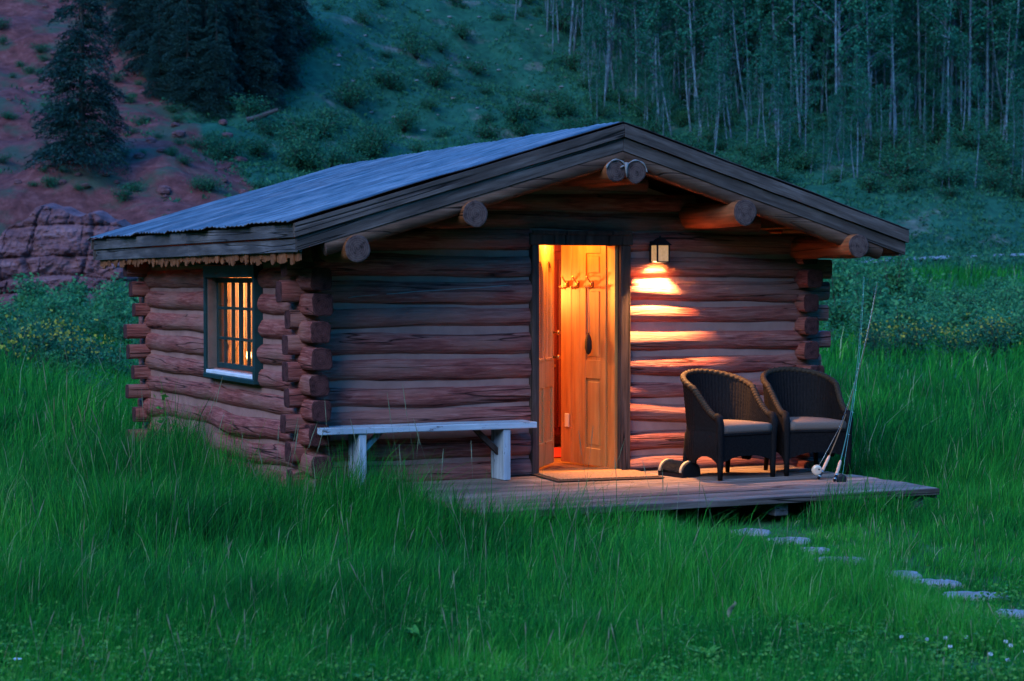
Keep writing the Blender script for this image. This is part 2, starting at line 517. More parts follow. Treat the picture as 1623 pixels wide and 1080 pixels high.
# aspen bark: pale with dark scars, teal tint painted in for haze
m, n, l, P = new_mat('aspen_bark')
f = noise_tex(n, l, coords(n, l, (1, 1, 1.0)), 2.2, 6, .75)
c = ramp(n, l, f, [(.36, (.05, .05, .05)), (.47, (.07, .105, .115)), (.72, (.19, .26, .275))])
l.new(c, P.inputs['Base Color']); P.inputs['Roughness'].default_value = .8
M['aspenbark'] = m

# meadow soil
m, n, l, P = new_mat('meadow_ground')
v = coords(n, l, (1, 1, 1), per_object=False)
f = noise_tex(n, l, v, 3.0, 8, .7)
c = ramp(n, l, f, [(.3, (.014, .06, .018)), (.55, (.03, .11, .03)), (.8, (.07, .14, .045))])
l.new(c, P.inputs['Base Color']); P.inputs['Roughness'].default_value = .95; l.new(bump(n, l, f, 1, .05), P.inputs['Normal'])
M['ground'] = m

# hillside: red earth on one flank (vertex attribute 'red'), scree and sage green elsewhere
m, n, l, P = new_mat('hillside_earth')
v = coords(n, l, (1, 1, 1), per_object=False)
fa = noise_tex(n, l, v, .35, 8, .65); fb = noise_tex(n, l, v, 1.7, 8, .7); fc = noise_tex(n, l, v, .12, 5, .6)
green = ramp(n, l, fb, [(.3, (.006, .042, .026)), (.55, (.014, .08, .044)), (.8, (.04, .115, .065))])
scree = ramp(n, l, fb, [(.3, (.10, .085, .07)), (.6, (.2, .17, .145)), (.8, (.32, .29, .27))])
g = mixc(n, l, ramp(n, l, fa, [(.56, (0, 0, 0)), (.72, (.8, .8, .8))]), green, scree)
red = ramp(n, l, fb, [(.28, (.05, .014, .012)), (.52, (.13, .038, .032)), (.78, (.23, .085, .075))])
red = mixc(n, l, ramp(n, l, fa, [(.50, (0, 0, 0)), (.62, (.9, .9, .9))]), red, (.04, .06, .035))
at = n.new("ShaderNodeAttribute"); at.attribute_name = "red"
sm = n.new("ShaderNodeMath"); sm.operation = 'MULTIPLY_ADD'; l.new(fc, sm.inputs[0]); sm.inputs[1].default_value = .9; l.new(at.outputs['Fac'], sm.inputs[2])
mk = ramp(n, l, sm.outputs[0], [(.85, (0, 0, 0)), (1.05, (1, 1, 1))])
c = mixc(n, l, mk, g, red)
l.new(c, P.inputs['Base Color']); P.inputs['Roughness'].default_value = .95
l.new(bump(n, l, fb, 1, .15), P.inputs['Normal'])
M['hill'] = m

m, n, l, P = new_mat('red_rock')
v = coords(n, l, (.5, .5, 3.0), per_object=False)
f = noise_tex(n, l, v, 1.2, 8, .7)
c = ramp(n, l, f, [(.3, (.07, .026, .026)), (.5, (.175, .07, .066)), (.72, (.32, .15, .14))])
l.new(c, P.inputs['Base Color']); P.inputs['Roughness'].default_value = .9; l.new(bump(n, l, f, 1, .2), P.inputs['Normal'])
M['rock'] = m
M['gravel'] = plain('pale_road_gravel', (.2, .2, .19), .95, var=.15)

# ------------------------------------------------------------------ log cabin
XL, XR, YB = -2.11, 2.60, 4.95          # wall faces
RX, RW, RZ, EZ, YG, YK = 0.29, 2.743, 2.88, 2.06, -0.85, 5.83   # ridge x, half width, ridge and eave heights, gable and back overhang
SL = (RZ - EZ) / RW
cabin = empty('log_cabin', (0.3, 2.6, -0.2), 'low log cabin of red brown logs with pale chinking and its door open', 'cabin')
CO = Vector(cabin.location)


W_ = {}


def world_of(o):
    return CO if o is cabin else W_[o.name]


def part(name, mb, mats, parent=None, origin=None):
    p = parent or cabin
    w = Vector(origin) if origin is not None else CO.copy()
    me = mb.mesh(name)
    me.transform(Matrix.Translation(-w))
    o = link_mesh(name, me, mats, p, w - world_of(p))
    W_[o.name] = w
    return o


def log_mb(L, r, seed, sq0=0.0, sq1=0.0, wob=.012, flat=1.0, n=18, taper=0.0, rough=.09, crush=.86):
    """a hewn log along local x from 0 to L; its ends are squared over the lengths sq0, sq1"""
    mb = MB()
    ns = max(10, int(L / .085))
    xs = [L * i / ns for i in range(ns + 1)]
    rows = []
    for x in xs:
        s = max(0.0, 1 - x / sq0) if sq0 else 0.0
        s = max(s, 1 - (L - x) / sq1 if sq1 else 0.0)
        s = min(1.0, max(0.0, s) * 2.2)
        cy = wob * mnoise.noise(Vector((x * .9, seed * 3.1, 0)))
        cz = wob * mnoise.noise(Vector((x * .9, seed * 3.1, 9)))
        r0 = r * (1 + taper * (x / L - .5))
        ring = []
        for k in range(n):
            t = 2 * math.pi * (k + .5) / n
            c_, s_ = math.cos(t), math.sin(t)
            pw = 2 + 4.5 * s
            q = (abs(c_) ** pw + abs(s_) ** pw) ** (-1 / pw)
            nz = mnoise.noise(Vector((x * 1.7, c_ * 1.1 + seed * 7.7, s_ * 1.1)))
            nz2 = mnoise.noise(Vector((x * 7, c_ * 2.6 + seed * 1.7, s_ * 2.6)))
            rr = r0 * q * (1 + rough * nz + rough * .35 * nz2) * (1 - (1 - crush) * s)
            ring.append((x, cy + rr * c_ * flat, cz + rr * s_))
        rows.append(ring)
    mb.grid(rows, 0, True, True)
    for row, x, d in ((rows[0], 0, -1), (rows[-1], L, 1)):
        inner = [(x + d * .004, row[k][1] * .9, row[k][2] * .9) for k in range(n)]
        ctr = (x + d * .006, sum(p[1] for p in row) / n, sum(p[2] for p in row) / n)
        mb.add(list(row) + inner, [(k, (k + 1) % n, n + (k + 1) % n, n + k) for k in range(n)], 1)
        mb.add(inner + [ctr], [(k, (k + 1) % n, n) for k in range(n)], 1)
    return mb


def log_x(parent, x0, x1, y, z, r, seed, name='log', tilt=0.0, mats=None, **kw):
    o = link_mesh(name, log_mb(x1 - x0, r, seed, **kw).mesh(name), mats or [M['log'], M['logend']], parent, Vector((x0, y, z)) - world_of(parent), (0, -tilt, 0))
    return o


def log_y(parent, x, y0, y1, z, r, seed, name='log', mats=None, tilt=0.0, **kw):
    o = link_mesh(name, log_mb(y1 - y0, r, seed, **kw).mesh(name), mats or [M['log'], M['logend']], parent, Vector((x, y0, z)) - world_of(parent), (0, -tilt, R(90)))
    return o


DL, DR, DT = -0.136, 0.788, 2.02         # door frame outside
front_rows = [(.035, .098), (.262, .094), (.50, .088), (.69, .085), (.90, .092), (1.112, .092), (1.325, .086), (1.535, .096), (1.742, .098), (1.955, .096)]
# chinking behind the logs is the wall itself
mb = MB()
mb.box(XL + .02, DL + .03, -.005, .12, -.12, 2.04)
mb.box(DR - .03, XR - .02, -.005, .12, -.12, 2.04)
zt = lambda x: RZ - .25 - SL * abs(x - RX)
mb.prism([(XL + .03, 2.043), (XR - .03, 2.043), (XR - .03, zt(XR) ), (RX, zt(RX)), (XL + .03, zt(XL))], 'y', -.002, .12)
fw = part('front_wall', mb, M['chink'])
sd = 0
for k, (z, r) in enumerate(front_rows):
    sd += 1
    rr = random.Random(sd)
    xl = -2.25 - rr.uniform(-.05, .05)
    log_x(fw, xl, DL + .005, .045, z, r * 1.075, sd, wob=.026, rough=.12, sq0=.42, crush=.8, tilt=rr.uniform(-.006, .006))
    sd += 1
    xr = 2.80 + rr.uniform(-.07, .05)
    log_x(fw, DR - .005, xr, .045, z + rr.uniform(-.01, .0), r * rr.uniform(1.01, 1.09), sd, wob=.026, rough=.12, sq1=.42, crush=.8, tilt=-rr.uniform(-.004, .01))
for z, r, x0, x1 in ((2.125, .088, -1.55, 2.1), (2.285, .086, -.85, 1.45), (2.44, .08, -.38, .98)):
    sd += 1
    log_x(fw, x0, x1, .045, z, r, sd, wob=.02)

# pale mortar filled crack running up along one log left of the door
mb = MB()
pts = []
for i in range(40):
    q = i / 39
    x = -1.75 + 1.6 * q; z = 1.487 + .105 * q ** .8 + .006 * mnoise.noise(Vector((x * 4, 2, 0)))
    pts.append((x, .043 - math.sqrt(max(0, .103 ** 2 - (z - 1.537) ** 2)), z))
mb.tube(pts, [.004 + .005 * abs(mnoise.noise(Vector((i * .3, 1, 1)))) for i in range(40)], 6)
part('crack_filler', mb, M['strap'], fw, (-.9, 0, 1.53))

# side wall with the window, logs half a course lower
WY0, WY1, WZ0, WZ1 = 1.10, 2.57, 0.80, 1.70
mb = MB()
mb.box(XL + .005, XL + .12, .05, WY0 + .03, -.12, 2.0)
mb.box(XL + .005, XL + .12, WY1 - .03, YB, -.12, 2.0)
mb.box(XL + .006, XL + .118, WY0 + .032, WY1 - .032, -.12, WZ0 + .03)
mb.box(XL + .006, XL + .118, WY0 + .032, WY1 - .032, WZ1 - .03, 2.0)
sw = part('side_wall', mb, M['chink'])
side_rows = [(-.06, .1), (.15, .10), (.375, .098), (.60, .092), (.80, .088), (1.01, .093), (1.22, .09), (1.43, .092), (1.64, .094), (1.85, .096)]
for k, (z, r) in enumerate(side_rows):
    sd += 1
    rr = random.Random(sd * 3)
    yf = -.27 + rr.uniform(-.05, .05)
    if WZ0 - .05 < z < WZ1 + .05:
        log_y(sw, XL + .05, yf, WY0 + .005, z, r * 1.06, sd, rough=.12, sq0=.36, crush=.88)
        sd += 1
        log_y(sw, XL + .05, WY1 - .005, 5.15 + rr.uniform(-.06, .06), z, r * 1.06, sd, sq1=.3, crush=.8, rough=.12)
    else:
        log_y(sw, XL + .05, yf, 5.15 + rr.uniform(-.06, .06), z + (.03 if z < .5 else 0), r, sd, sq0=.36, sq1=.3, wob=.05 if z < .5 else .02, crush=.88, tilt=-.012 if z < .5 else 0)
mb = MB(); mb.box(XR - .12, XR - .005, .05, YB, -.12, 2.0)
rw = part('side_wall', mb, M['chink'])
for k, (z, r) in enumerate(side_rows):
    sd += 1; rr = random.Random(sd * 5)
    log_y(rw, XR - .05, -.2 + rr.uniform(-.06, .08), 5.15, z, r, sd, sq0=.36, sq1=.3, crush=.85)
mb = MB(); mb.box(XL + .125, XR - .125, YB - .12, YB - .005, -.12, 2.0)
mb.prism([(XL + .13, 2.002), (XR - .13, 2.002), (XR - .13, zt(XR)), (RX, zt(RX)), (XL + .13, zt(XL))], 'y', YB - .118, YB - .008)
bw = part('back_wall', mb, M['chink'])
for k, (z, r) in enumerate(front_rows):
    sd += 1; rr = random.Random(sd * 7)
    log_x(bw, -2.30 + rr.uniform(-.05, .05), 2.75, YB - .05, z, r, sd, sq0=.4, sq1=.4, crush=.8)

# roof: deck slab, sheets, boards
TH = .045
mb = MB()
yA, yBk = YG + .03, YK - .02
for s in (-1, 1):
    xe = RX + s * (RW - .03)
    ze = RZ - SL * (RW - .03)
    poly = [(RX, RZ - .012), (xe, ze - .012), (xe, ze - TH - .012), (RX, RZ - TH - .012)]
    mb.prism(poly if s < 0 else poly[::-1], 'y', yA, yBk)
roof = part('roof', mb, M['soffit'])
# corrugated sheets running down the slope
for s in (-1, 1):
    mb = MB()
    ys = np.linspace(YG - .02, YK + .02, 420)
    G, G2 = [], []
    jig = {}
    for i, y in enumerate(ys):
        sheet = int((y + 1) / .62)
        jr = random.Random(sheet * 13 + (5 if s > 0 else 0))
        ex = jr.uniform(-.01, .035)
        h = .008 * math.sin(y * 2 * math.pi / .115) * (.5 + .6 * abs(mnoise.noise(Vector((y * .7, s, 1))))) + .012 * (((y + 1) / .62) % 1)
        row, row2 = [], []
        for j in range(15):
            t = j / 14
            d = t * (RW + .03 + ex + .012 * mnoise.noise(Vector((y * 9, 3, s))))
            lift = .012 * mnoise.noise(Vector((y * .8, d * .9, s * 5))) + (.004 if jr.random() > .5 else 0)
            x = RX + s * d; z = RZ + .014 + h - SL * d + lift * (1 if 0 < j else 0)
            row.append((x, y, z)); row2.append((x, y, z - .006))
        G.append(row); G2.append(row2)
    mb.grid(G, 0, True); mb.grid(G2, 0, True)
    n0 = len(G[0])
    for a in (0, n0 - 1):
        mb.grid([[G[i][a], G2[i][a]] for i in range(len(G))], 0, False)
    for a in (0, len(G) - 1):
        mb.grid([[G[a][j], G2[a][j]] for j in range(n0)], 0, False)
    part('roofing_sheet', mb, M['roofing'], roof, (RX, 2.5, RZ))
# bargeboards on the gable
ang = math.atan(SL)
for yy, sgn in ((YG, 1), (YK, -1)):
    for s in (-1, 1):
        for k in range(2):
            top, hgt, fwd_ = -.004 - k * .110, .102, (.046 if k == 0 else .022)
            mb = MB()
            L0, L1 = 0.002, RW + (.02 if k == 0 else .0)
            seg = 24
            def pt(d, dz): return (RX + s * d, RZ - SL * d + dz)
            poly = []
            for q in range(seg + 1):
                d = L0 + (L1 - L0) * q / seg
                poly.append(pt(d, top + .003 * mnoise.noise(Vector((d * 3, k, s)))))
            low = []
            for q in range(seg + 1):
                d = L0 + (L1 - L0) * q / seg
                low.append(pt(d, top - hgt + .004 * mnoise.noise(Vector((d * 4, k + 5, s)))))
            vs = []
            for y in ((yy - fwd_ * sgn), yy + .012 * sgn + (0 if k == 0 else .001)):
                vs += [(p[0], y, p[1]) for p in poly] + [(p[0], y, p[1]) for p in low]
            N = seg + 1
            fs = []
            for q in range(seg):
                fs += [(q, q + 1, N + q + 1, N + q), (2 * N + q, 3 * N + q, 3 * N + q + 1, 2 * N + q + 1), (q, 2 * N + q, 2 * N + q + 1, q + 1), (N + q, N + q + 1, 3 * N + q + 1, 3 * N + q)]
            fs += [(0, N, 3 * N, 2 * N), (seg, 2 * N + seg, 3 * N + seg, N + seg)]
            mb.add(vs, fs)
            o = part('bargeboard', mb, M['board_x'], roof, (RX, yy, RZ))
            ry = math.atan(SL) * s
            o.data.transform(Matrix.Rotation(-ry, 4, 'Y')); o.rotation_euler = (0, ry, 0)
# half round rafters under the bargeboards and further in
for yy, rr_ in ((YG + .045, .066), (-.30, .06), (YK - .06, .06)):
    for s in (-1, 1):
        L = (RW - .22 if yy < -.5 else RW - .3) / math.cos(ang)
        sd += 1
        b = log_mb(L, rr_, sd, wob=.006, rough=.07)
        me = b.mesh('rafter')
        w = Vector((RX - s * .012, yy, RZ - .255 if yy < -.5 else RZ - .15))
        rot = Matrix.Rotation(ang if s > 0 else math.pi - ang, 4, 'Y')
        me.transform(rot)
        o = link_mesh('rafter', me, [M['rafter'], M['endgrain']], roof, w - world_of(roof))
        W_[o.name] = w
# eave boards on both long sides, in two lengths each
for s in (-1, 1):
    xe = RX + s * RW
    for k in range(2):
        for ya, yb in ((YG - .005, 2.2), (2.204, YK)):
            mb = MB()
            x0, x1 = sorted((xe - s * .020 * k, xe - s * (.034 + .014 * k)))
            mb.box(x0, x1, ya, yb, EZ - .012 - .102 * (k + 1) - .008 * k, EZ - .012 - .102 * k - .008 * k, bev=.004)
            part('eave_board', mb, M['board_y'], roof, (xe, ya, EZ))
# scalloped shingle fringe under the near eave
mb = MB()
xe = RX - RW + .05
y = YG + .02
fr = random.Random(3)
while y < YK - .12:
    w_ = fr.uniform(.07, .12); h_ = fr.uniform(.055, .12); z0 = EZ - .20; dx = fr.uniform(-.012, .012)
    sh = fr.choice((.5, .7, .9)); M_ = Matrix.Translation((xe + dx, y + w_ / 2, z0)) @ Matrix.Rotation(fr.uniform(-.1, .1), 4, 'X')
    pts = [(-w_ / 2, 0)] + [(-w_ / 2 * (1 - (q / 6) ** 2.5 * .85) if q < 6 else 0, -h_ * (sh + (1 - sh) * (q / 6))) for q in range(0, 7)]
    pts += [(-p[0], p[1]) for p in pts[::-1][1:]]
    vs = [M_ @ Vector((-.006, a, b)) for a, b in pts] + [M_ @ Vector((.006, a, b)) for a, b in pts]
    N = len(pts)
    mb.add(vs, [list(range(N)), list(range(2 * N - 1, N - 1, -1))] + [[q, N + q, N + (q + 1) % N, (q + 1) % N] for q in range(N)])
    y += w_ * .93
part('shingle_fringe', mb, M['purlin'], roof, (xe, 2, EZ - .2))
# purlins: paired ridge poles, two at mid slope, two over the walls
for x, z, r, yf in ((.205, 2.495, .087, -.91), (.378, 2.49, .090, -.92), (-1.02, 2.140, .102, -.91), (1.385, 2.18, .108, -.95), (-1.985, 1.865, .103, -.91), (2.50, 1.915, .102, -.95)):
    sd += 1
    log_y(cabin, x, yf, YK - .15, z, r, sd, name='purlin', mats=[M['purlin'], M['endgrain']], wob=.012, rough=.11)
# pale seal over the two ridge pole ends
mb = MB()
arc = [(.205 + .094 * math.cos(t), -.91, 2.495 + .092 * math.sin(t)) for t in np.linspace(math.pi * .93, .2, 12)]
arc2 = [(.378 + .097 * math.cos(t), -.915, 2.49 + .095 * math.sin(t)) for t in np.linspace(math.pi * .82, .02, 12)]
mb.tube([(p[0], p[1] - .012, p[2]) for p in arc + arc2], [.006 + .003 * math.sin(i * 1.7) for i in range(24)], 7)
mb.tube([(.291, -.925, 2.565), (.288, -.926, 2.52), (.295, -.925, 2.45)], [.016, .012, .006], 7)
mb.tube([(.27, -.925, 2.54), (.235, -.925, 2.525)], [.009, .005], 7)
part('ridge_seal', mb, M['strap'])

# doorway: frame, threshold, two open leaves
mb = MB()
mb.box(DL, DL + .064, -.075, .14, -.02, DT - .10, bev=.006)
mb.box(DR - .095, DR, -.075, .14, -.02, DT - .10, bev=.006)
mb.box(DL - .02, DR + .02, -.08, .14, DT - .099, DT, bev=.006)
mb.box(DL - .005, DR + .005, -.095, -.081, DT - .015, DT + .02, bev=.004)
df = part('door_frame', mb, M['frame'], None, (.3, 0, 1))
mb = MB(); mb.box(DR - .094 - .03, DR - .0955, -.02, .13, -.015, DT - .101, bev=.003)
mb.box(DL + .0645, DL + .076, -.02, .13, -.015, DT - .101, bev=.003)
part('door_stop', mb, M['pine'], df, (.3, 0, 1))
mb = MB(); mb.box(DL + .066, DR - .097, -.11, .16, -.019, .022, bev=.006)
part('threshold', mb, M['floor'], df, (.3, 0, 0))


def leaf_door(name, hx, hy, ex, ey, z0, z1, th):
    d = Vector((ex - hx, ey - hy, 0)); L = d.length; d.normalize()
    Mx = Matrix.Translation((hx, hy, 0)) @ Matrix.Rotation(math.atan2(d.y, d.x), 4, 'Z')
    return L, Mx


# glazed leaf: stiles, rails, two arched lights over two sunk panels
L, Mx = leaf_door('door', -.058, .10, .40, .66, 0, 0, 0)
W2 = L / 2
mb = MB()
z0, z1 = .03, 1.935
def ybox(x0, x1, za, zb, t=.02, mi=0): mb.box(x0, x1, -t, t, za, zb, mi, Mx, .003)
sw_ = .075
ybox(0, sw_, z0, z1); ybox(L - sw_, L, z0, z1); ybox(W2 - .035, W2 + .035, z0, z1)
for a, b in ((sw_, W2 - .035), (W2 + .035, L - sw_)):
    ybox(a, b, z0, .22); ybox(a, b, .70, .93)
    ybox(a, b, .22, .70, .007)
    # arched head above the glass
    c_, rad = (a + b) / 2, (b - a) / 2
    arcp = [(c_ + rad * math.cos(t), 1.60 + rad * 1.5 * math.sin(t)) for t in np.linspace(math.pi, 0, 13)]
    poly = [(b, z1), (a, z1)] + arcp
    for q in range(12):
        p0, p1 = arcp[q], arcp[q + 1]
        mb.prism([p0, p1, (p1[0], z1 - .001), (p0[0], z1 - .001)], 'y', -.019, .019, 0, Mx)
    ybox(a, b, .93, .955, .026)
    ybox(a, b, .215, .235, .026)
    mb.box(c_ - .006, c_ + .006, -.012, .012, .955, 1.6 + rad * 1.4, 0, Mx)
d1 = part('door', mb, M['litpine'], None, (-.055, .10, 0))
d1['label'] = 'glazed door leaf with two arched panes'
for a, b in ((sw_, W2 - .035), (W2 + .035, L - sw_)):
    mb = MB(); mb.box(a, b, -.003, .003, .95, 1.83, 0, Mx)
    part('pane', mb, M['glass'], d1, (-.055, .10, 1))
for zk, s_ in ((1.17, 1), (.955, 1), (.955, -1)):
    mb = MB()
    xk = L - .04
    p = [Mx @ Vector((xk, s_ * -.018, zk)), Mx @ Vector((xk, s_ * -.05, zk)), Mx @ Vector((xk, s_ * -.058, zk)), Mx @ Vector((xk, s_ * -.075, zk)), Mx @ Vector((xk, s_ * -.083, zk))]
    mb.tube(p, [.009, .009, .022, .024, .012], 10)
    part('door_knob', mb, M['brass'], d1, p[0])

# panelled leaf folded back on the other side
L, Mx = leaf_door('door', .672, .13, .585, .83, 0, 0, 0)
mb = MB()
z1 = 1.94
T = -.018
def pb(x0, x1, za, zb, y0=-.018, y1=.018): mb.box(x0, x1, y0, y1, za, zb, 0, Mx, .0025)
pb(0, .085, .02, z1); pb(.31, .40, .02, z1)
pb(.086, .309, .02, .17); pb(.086, .309, .775, .935); pb(.086, .309, 1.56, 1.66); pb(.086, .309, 1.86, z1)
for za, zb in ((.17, .775), (.935, 1.56), (1.66, 1.86)):
    pb(.085, .31, za, zb, -.006, .006)
    pb(.115, .28, za + .03, zb - .03, -.006, .012)
pb(.404, .53, .02, z1, -.016, .016); pb(.533, L, .02, z1, -.02, .016)
d2 = part('door', mb, M['pine'], None, (.672, .13, 0))
d2['label'] = 'panelled pine door leaf with coat hooks'
for xk in (.20, .42, .59):
    mb = MB()
    q = lambda a, b, c: Mx @ Vector((xk + a, b, c))
    mb.tube([q(0, .022, 1.62), q(0, .03, 1.60), q(0, .026, 1.56)], [.014, .016, .01], 8)
    mb.tube([q(0, .028, 1.60), q(0, .05, 1.615), q(.006, .07, 1.65), q(.008, .075, 1.665)], [.006, .006, .006, .010], 7)
    mb.tube([q(0, .028, 1.575), q(-.02, .06, 1.55), q(-.015, .08, 1.575)], [.006, .006, .010], 7)
    mb.tube([q(0, .028, 1.575), q(.03, .06, 1.55), q(.03, .08, 1.575)], [.006, .006, .010], 7)
    part('coat_hook', mb, M['brass'], d2, q(0, .02, 1.6))
mb = MB(); mb.box(.565, .635, .0165, .024, .33, .45, 0, Mx, .003)
part('switch_plate', mb, M['plate'], d2, Mx @ Vector((.6, .02, .39)))
# brush hanging on a long loop from a hook
hk = Mx @ Vector((.19, .07, 1.56))
br = empty('hanging_brush', hk, 'dark oval brush hanging on a long loop from the open panelled door', 'brush')
mb = MB()
mb.tube([(0, -.002, .0), (.004, -.006, -.2), (.012, -.004, -.40)], .004, 6); mb.tube([(0, .006, .0), (-.004, .02, -.2), (.0, .008, -.40)], .004, 6)
mb.build('loop', M['pale'], br)
mb = MB(); mb.tube([(0, 0, -.39), (0, 0, -.42), (0, 0, -.46), (0, 0, -.52), (0, 0, -.56), (0, 0, -.575)], [.008, .026, .040, .042, .026, .006], 14, fn=lambda i, t: 1 - .45 * abs(math.cos(t)) ** 2)
mb.build('brush_head', M['leather'], br)

# inside: floor, panelling, ceiling
mb = MB()
for k in range(24):
    yy = .14 + k * .21
    mb.box(XL + .13, XR - .13, yy + (.001 if k else 0), yy + .207, -.05, .0 - .001 * (k % 2), 0, None, .003)
part('floor', mb, M['floor'], None, (0, 2.5, 0))
mb = MB()
rr = random.Random(21)
for k in range(30):                                # vertical boards on the back and right inner walls
    x = XL + .14 + k * .14
    if x < XR - .3: mb.box(x, x + .137, YB - .16 - rr.uniform(0, .012), YB - .125, 0.003, 2.04, bev=.004)
for k in range(36):
    y = .13 + k * .14
    if y < YB - .32: mb.box(XR - .15 - rr.uniform(0, .012), XR - .128, y, y + .137, .003, 2.04, bev=.004)
part('wall_panelling', mb, M['pine'], None, (0, 2.5, 1))
mb = MB()                                          # pale curtain at the back of the room, in folds
G = [[(-1.45 + .42 * i / 60, YB - .25 + .03 * math.sin(i * .75), z_) for z_ in (.25, 1.0, 1.9)] for i in range(61)]
mb.grid(G, 0, True)
part('curtain', mb, M['sill'], None, (-1.2, 5, 1))
mb = MB(); mb.box(XL + .14, XR - .16, .14, YB - .17, 2.05, 2.07)
part('ceiling', mb, M['pine'], None, (0, 2.5, 2))
mb = MB()                                          # boarded divider seen through the window
for k in range(11):
    y = 2.6 + k * .2
    mb.box(-.42 - .02 * (k % 2), -.38, y, y + .185, .003, 2.04, bev=.006)
part('divider', mb, M['pine'], None, (-.4, 3.5, 1))

# window: frame, casing, sash with muntins, pane, sill
mb = MB()
fx0, fx1 = XL - .075, XL + .10
mb.box(fx0, fx1, WY0 - .035, WY0 + .02, WZ0 - .02, WZ1 + .02, bev=.005)
mb.box(fx0, fx1, WY1 - .02, WY1 + .035, WZ0 - .02, WZ1 + .02, bev=.005)
mb.box(fx0 - .002, fx1, WY0 - .036, WY1 + .036, WZ1 - .05, WZ1 + .06, bev=.005)
mb.box(fx0 - .004, fx1, WY0 - .036, WY1 + .036, WZ0 - .055, WZ0 - .015, bev=.005)
win = part('window', mb, M['green'], None, (XL, 1.84, 1.2))
for ya, yb in ((WY0 + .0205, WY0 + .035), (WY1 - .035, WY1 - .0205)):
    mb = MB(); mb.box(XL - .05, XL + .10, ya, yb, WZ0 + .03, WZ1 - .051)
    part('casing', mb, M['casing'], win, (XL, 1.84, 1.2))
mb = MB()
xs0, xs1 = XL + .03, XL + .065
a0, a1, b0, b1 = WY0 + .036, WY1 - .036, WZ0 + .035, WZ1 - .052
mb.box(xs0, xs1, a0, a0 + .045, b0, b1, bev=.003); mb.box(xs0, xs1, a1 - .045, a1, b0, b1, bev=.003)
mb.box(xs0 - .001, xs1, a0 + .02, a1 - .02, b0, b0 + .05, bev=.003); mb.box(xs0 - .001, xs1, a0 + .02, a1 - .02, b1 - .045, b1, bev=.003)
for k in range(1, 6):
    y = a0 + (a1 - a0) * k / 6
    mb.box(xs0 + .004, xs1 - .004, y - (.012 if k != 3 else .028), y + (.012 if k != 3 else .028), b0 + .03, b1 - .03)
for k in range(1, 3):
    z = b0 + (b1 - b0) * k / 3
    mb.box(xs0 + .003, xs1 - .005, a0 + .03, a1 - .03, z - .012, z + .012)
part('sash', mb, M['green'], win, (XL, 1.84, 1.2))
mb = MB(); mb.box(XL + .046, XL + .05, a0 + .02, a1 - .02, b0 + .02, b1 - .02)
part('pane', mb, M['glass'], win, (XL, 1.84, 1.2))
mb = MB(); mb.box(XL - .07, XL + .06, WY0 + .022, WY1 - .022, WZ0 - .014, WZ0 + .02, bev=.006)
part('sill', mb, M['sill'], win, (XL, 1.84, WZ0))

# room lamps: one just inside the door, one deeper in behind the window, and an added fill
def lamp(name, loc, e, col, size=.06):
    d = bpy.data.lights.new(name, 'POINT'); d.energy = e; d.color = col; d.shadow_soft_size = size
    o = bpy.data.objects.new(name, d); o.location = loc; COL.objects.link(o)
    return o
lamp('entry_light', (.29, .33, 1.985), 1.2, (1, .38, .07), .04)
lamp('room_light', (-.7, 4.0, 1.9), 11, (1, .40, .10), .08)
lamp('door_fill_light', (.06, 1.75, 1.5), 7.5, (1, .34, .05), .06)  # added unseen fill, evens out the light on the panelled leaf
lamp('room_light', (1.0, 1.4, 1.95), 5, (1, .46, .14), .08)

# furniture seen through the doorway and the window
t = empty('cabinet', (1.25, 2.5, 0), 'dark red wooden cabinet inside, in the gap between the door leaves', 'cabinet')
mb = MB(); mb.box(-.6, .6, -.2, .25, .12, 1.95, bev=.01); mb.box(-.64, .64, -.23, .27, 1.90, 1.99, bev=.012)
mb.build('carcass', M['redwood'], t)
for s in (-1, 1):
    mb = MB(); mb.box(min(s * .01, s * .55), max(s * .01, s * .55), -.222, -.201, .2, 1.82, bev=.006)
    mb.box(min(s * .09, s * .47), max(s * .09, s * .47), -.236, -.2225, .3, 1.72, bev=.012)
    dd = mb.build('door', M['redwood'], t)
    mb = MB(); mb.tube([(s * .05, -.222, .80), (s * .05, -.245, .80)], [.008, .016], 8); mb.build('knob', M['brass'], dd)
for sx in (-.55, .55):
    for sy in (-.16, .2):
        mb = MB(); mb.box(sx - .03, sx + .03, sy - .03, sy + .03, 0, .118, bev=.006); mb.build('leg', M['redwood'], t)
mb = MB(); mb.box(-.7, .7, -.45, .45, 0, .012, bev=.004)
o = mb.build('rug', M['rug'], None, (1.0, 1.75, .002)); tag(o, 'red woven rug on the cabin floor just inside the doorway', 'rug')
t = empty('table_lamp', (-1.28, 4.15, .62), 'small lit lamp glowing behind the lower panes of the side window', 'lamp')
mb = MB(); mb.tube([(0, 0, 0), (0, 0, .02), (0, 0, .03), (0, 0, .1), (0, 0, .2)], [.07, .07, .02, .035, .012], 12); mb.build('lamp_base', M['brass'], t)
mb = MB(); mb.tube([(0, 0, .2), (0, 0, .24), (0, 0, .29), (0, 0, .31)], [.012, .03, .024, .004], 10); mb.build('lamp_bulb', M['bulb'], t)
t = empty('side_table', (-1.28, 4.25, 0), 'small pine table under the lit lamp behind the window', 'table')
mb = MB(); mb.box(-.28, .28, -.35, .35, .58, .618, bev=.006); mb.build('table_top', M['pine'], t)
for sx in (-.23, .23):
    for sy in (-.3, .3):
        mb = MB(); mb.box(sx - .025, sx + .025, sy - .025, sy + .025, .002, .579, bev=.004); mb.build('leg', M['pine'], t)

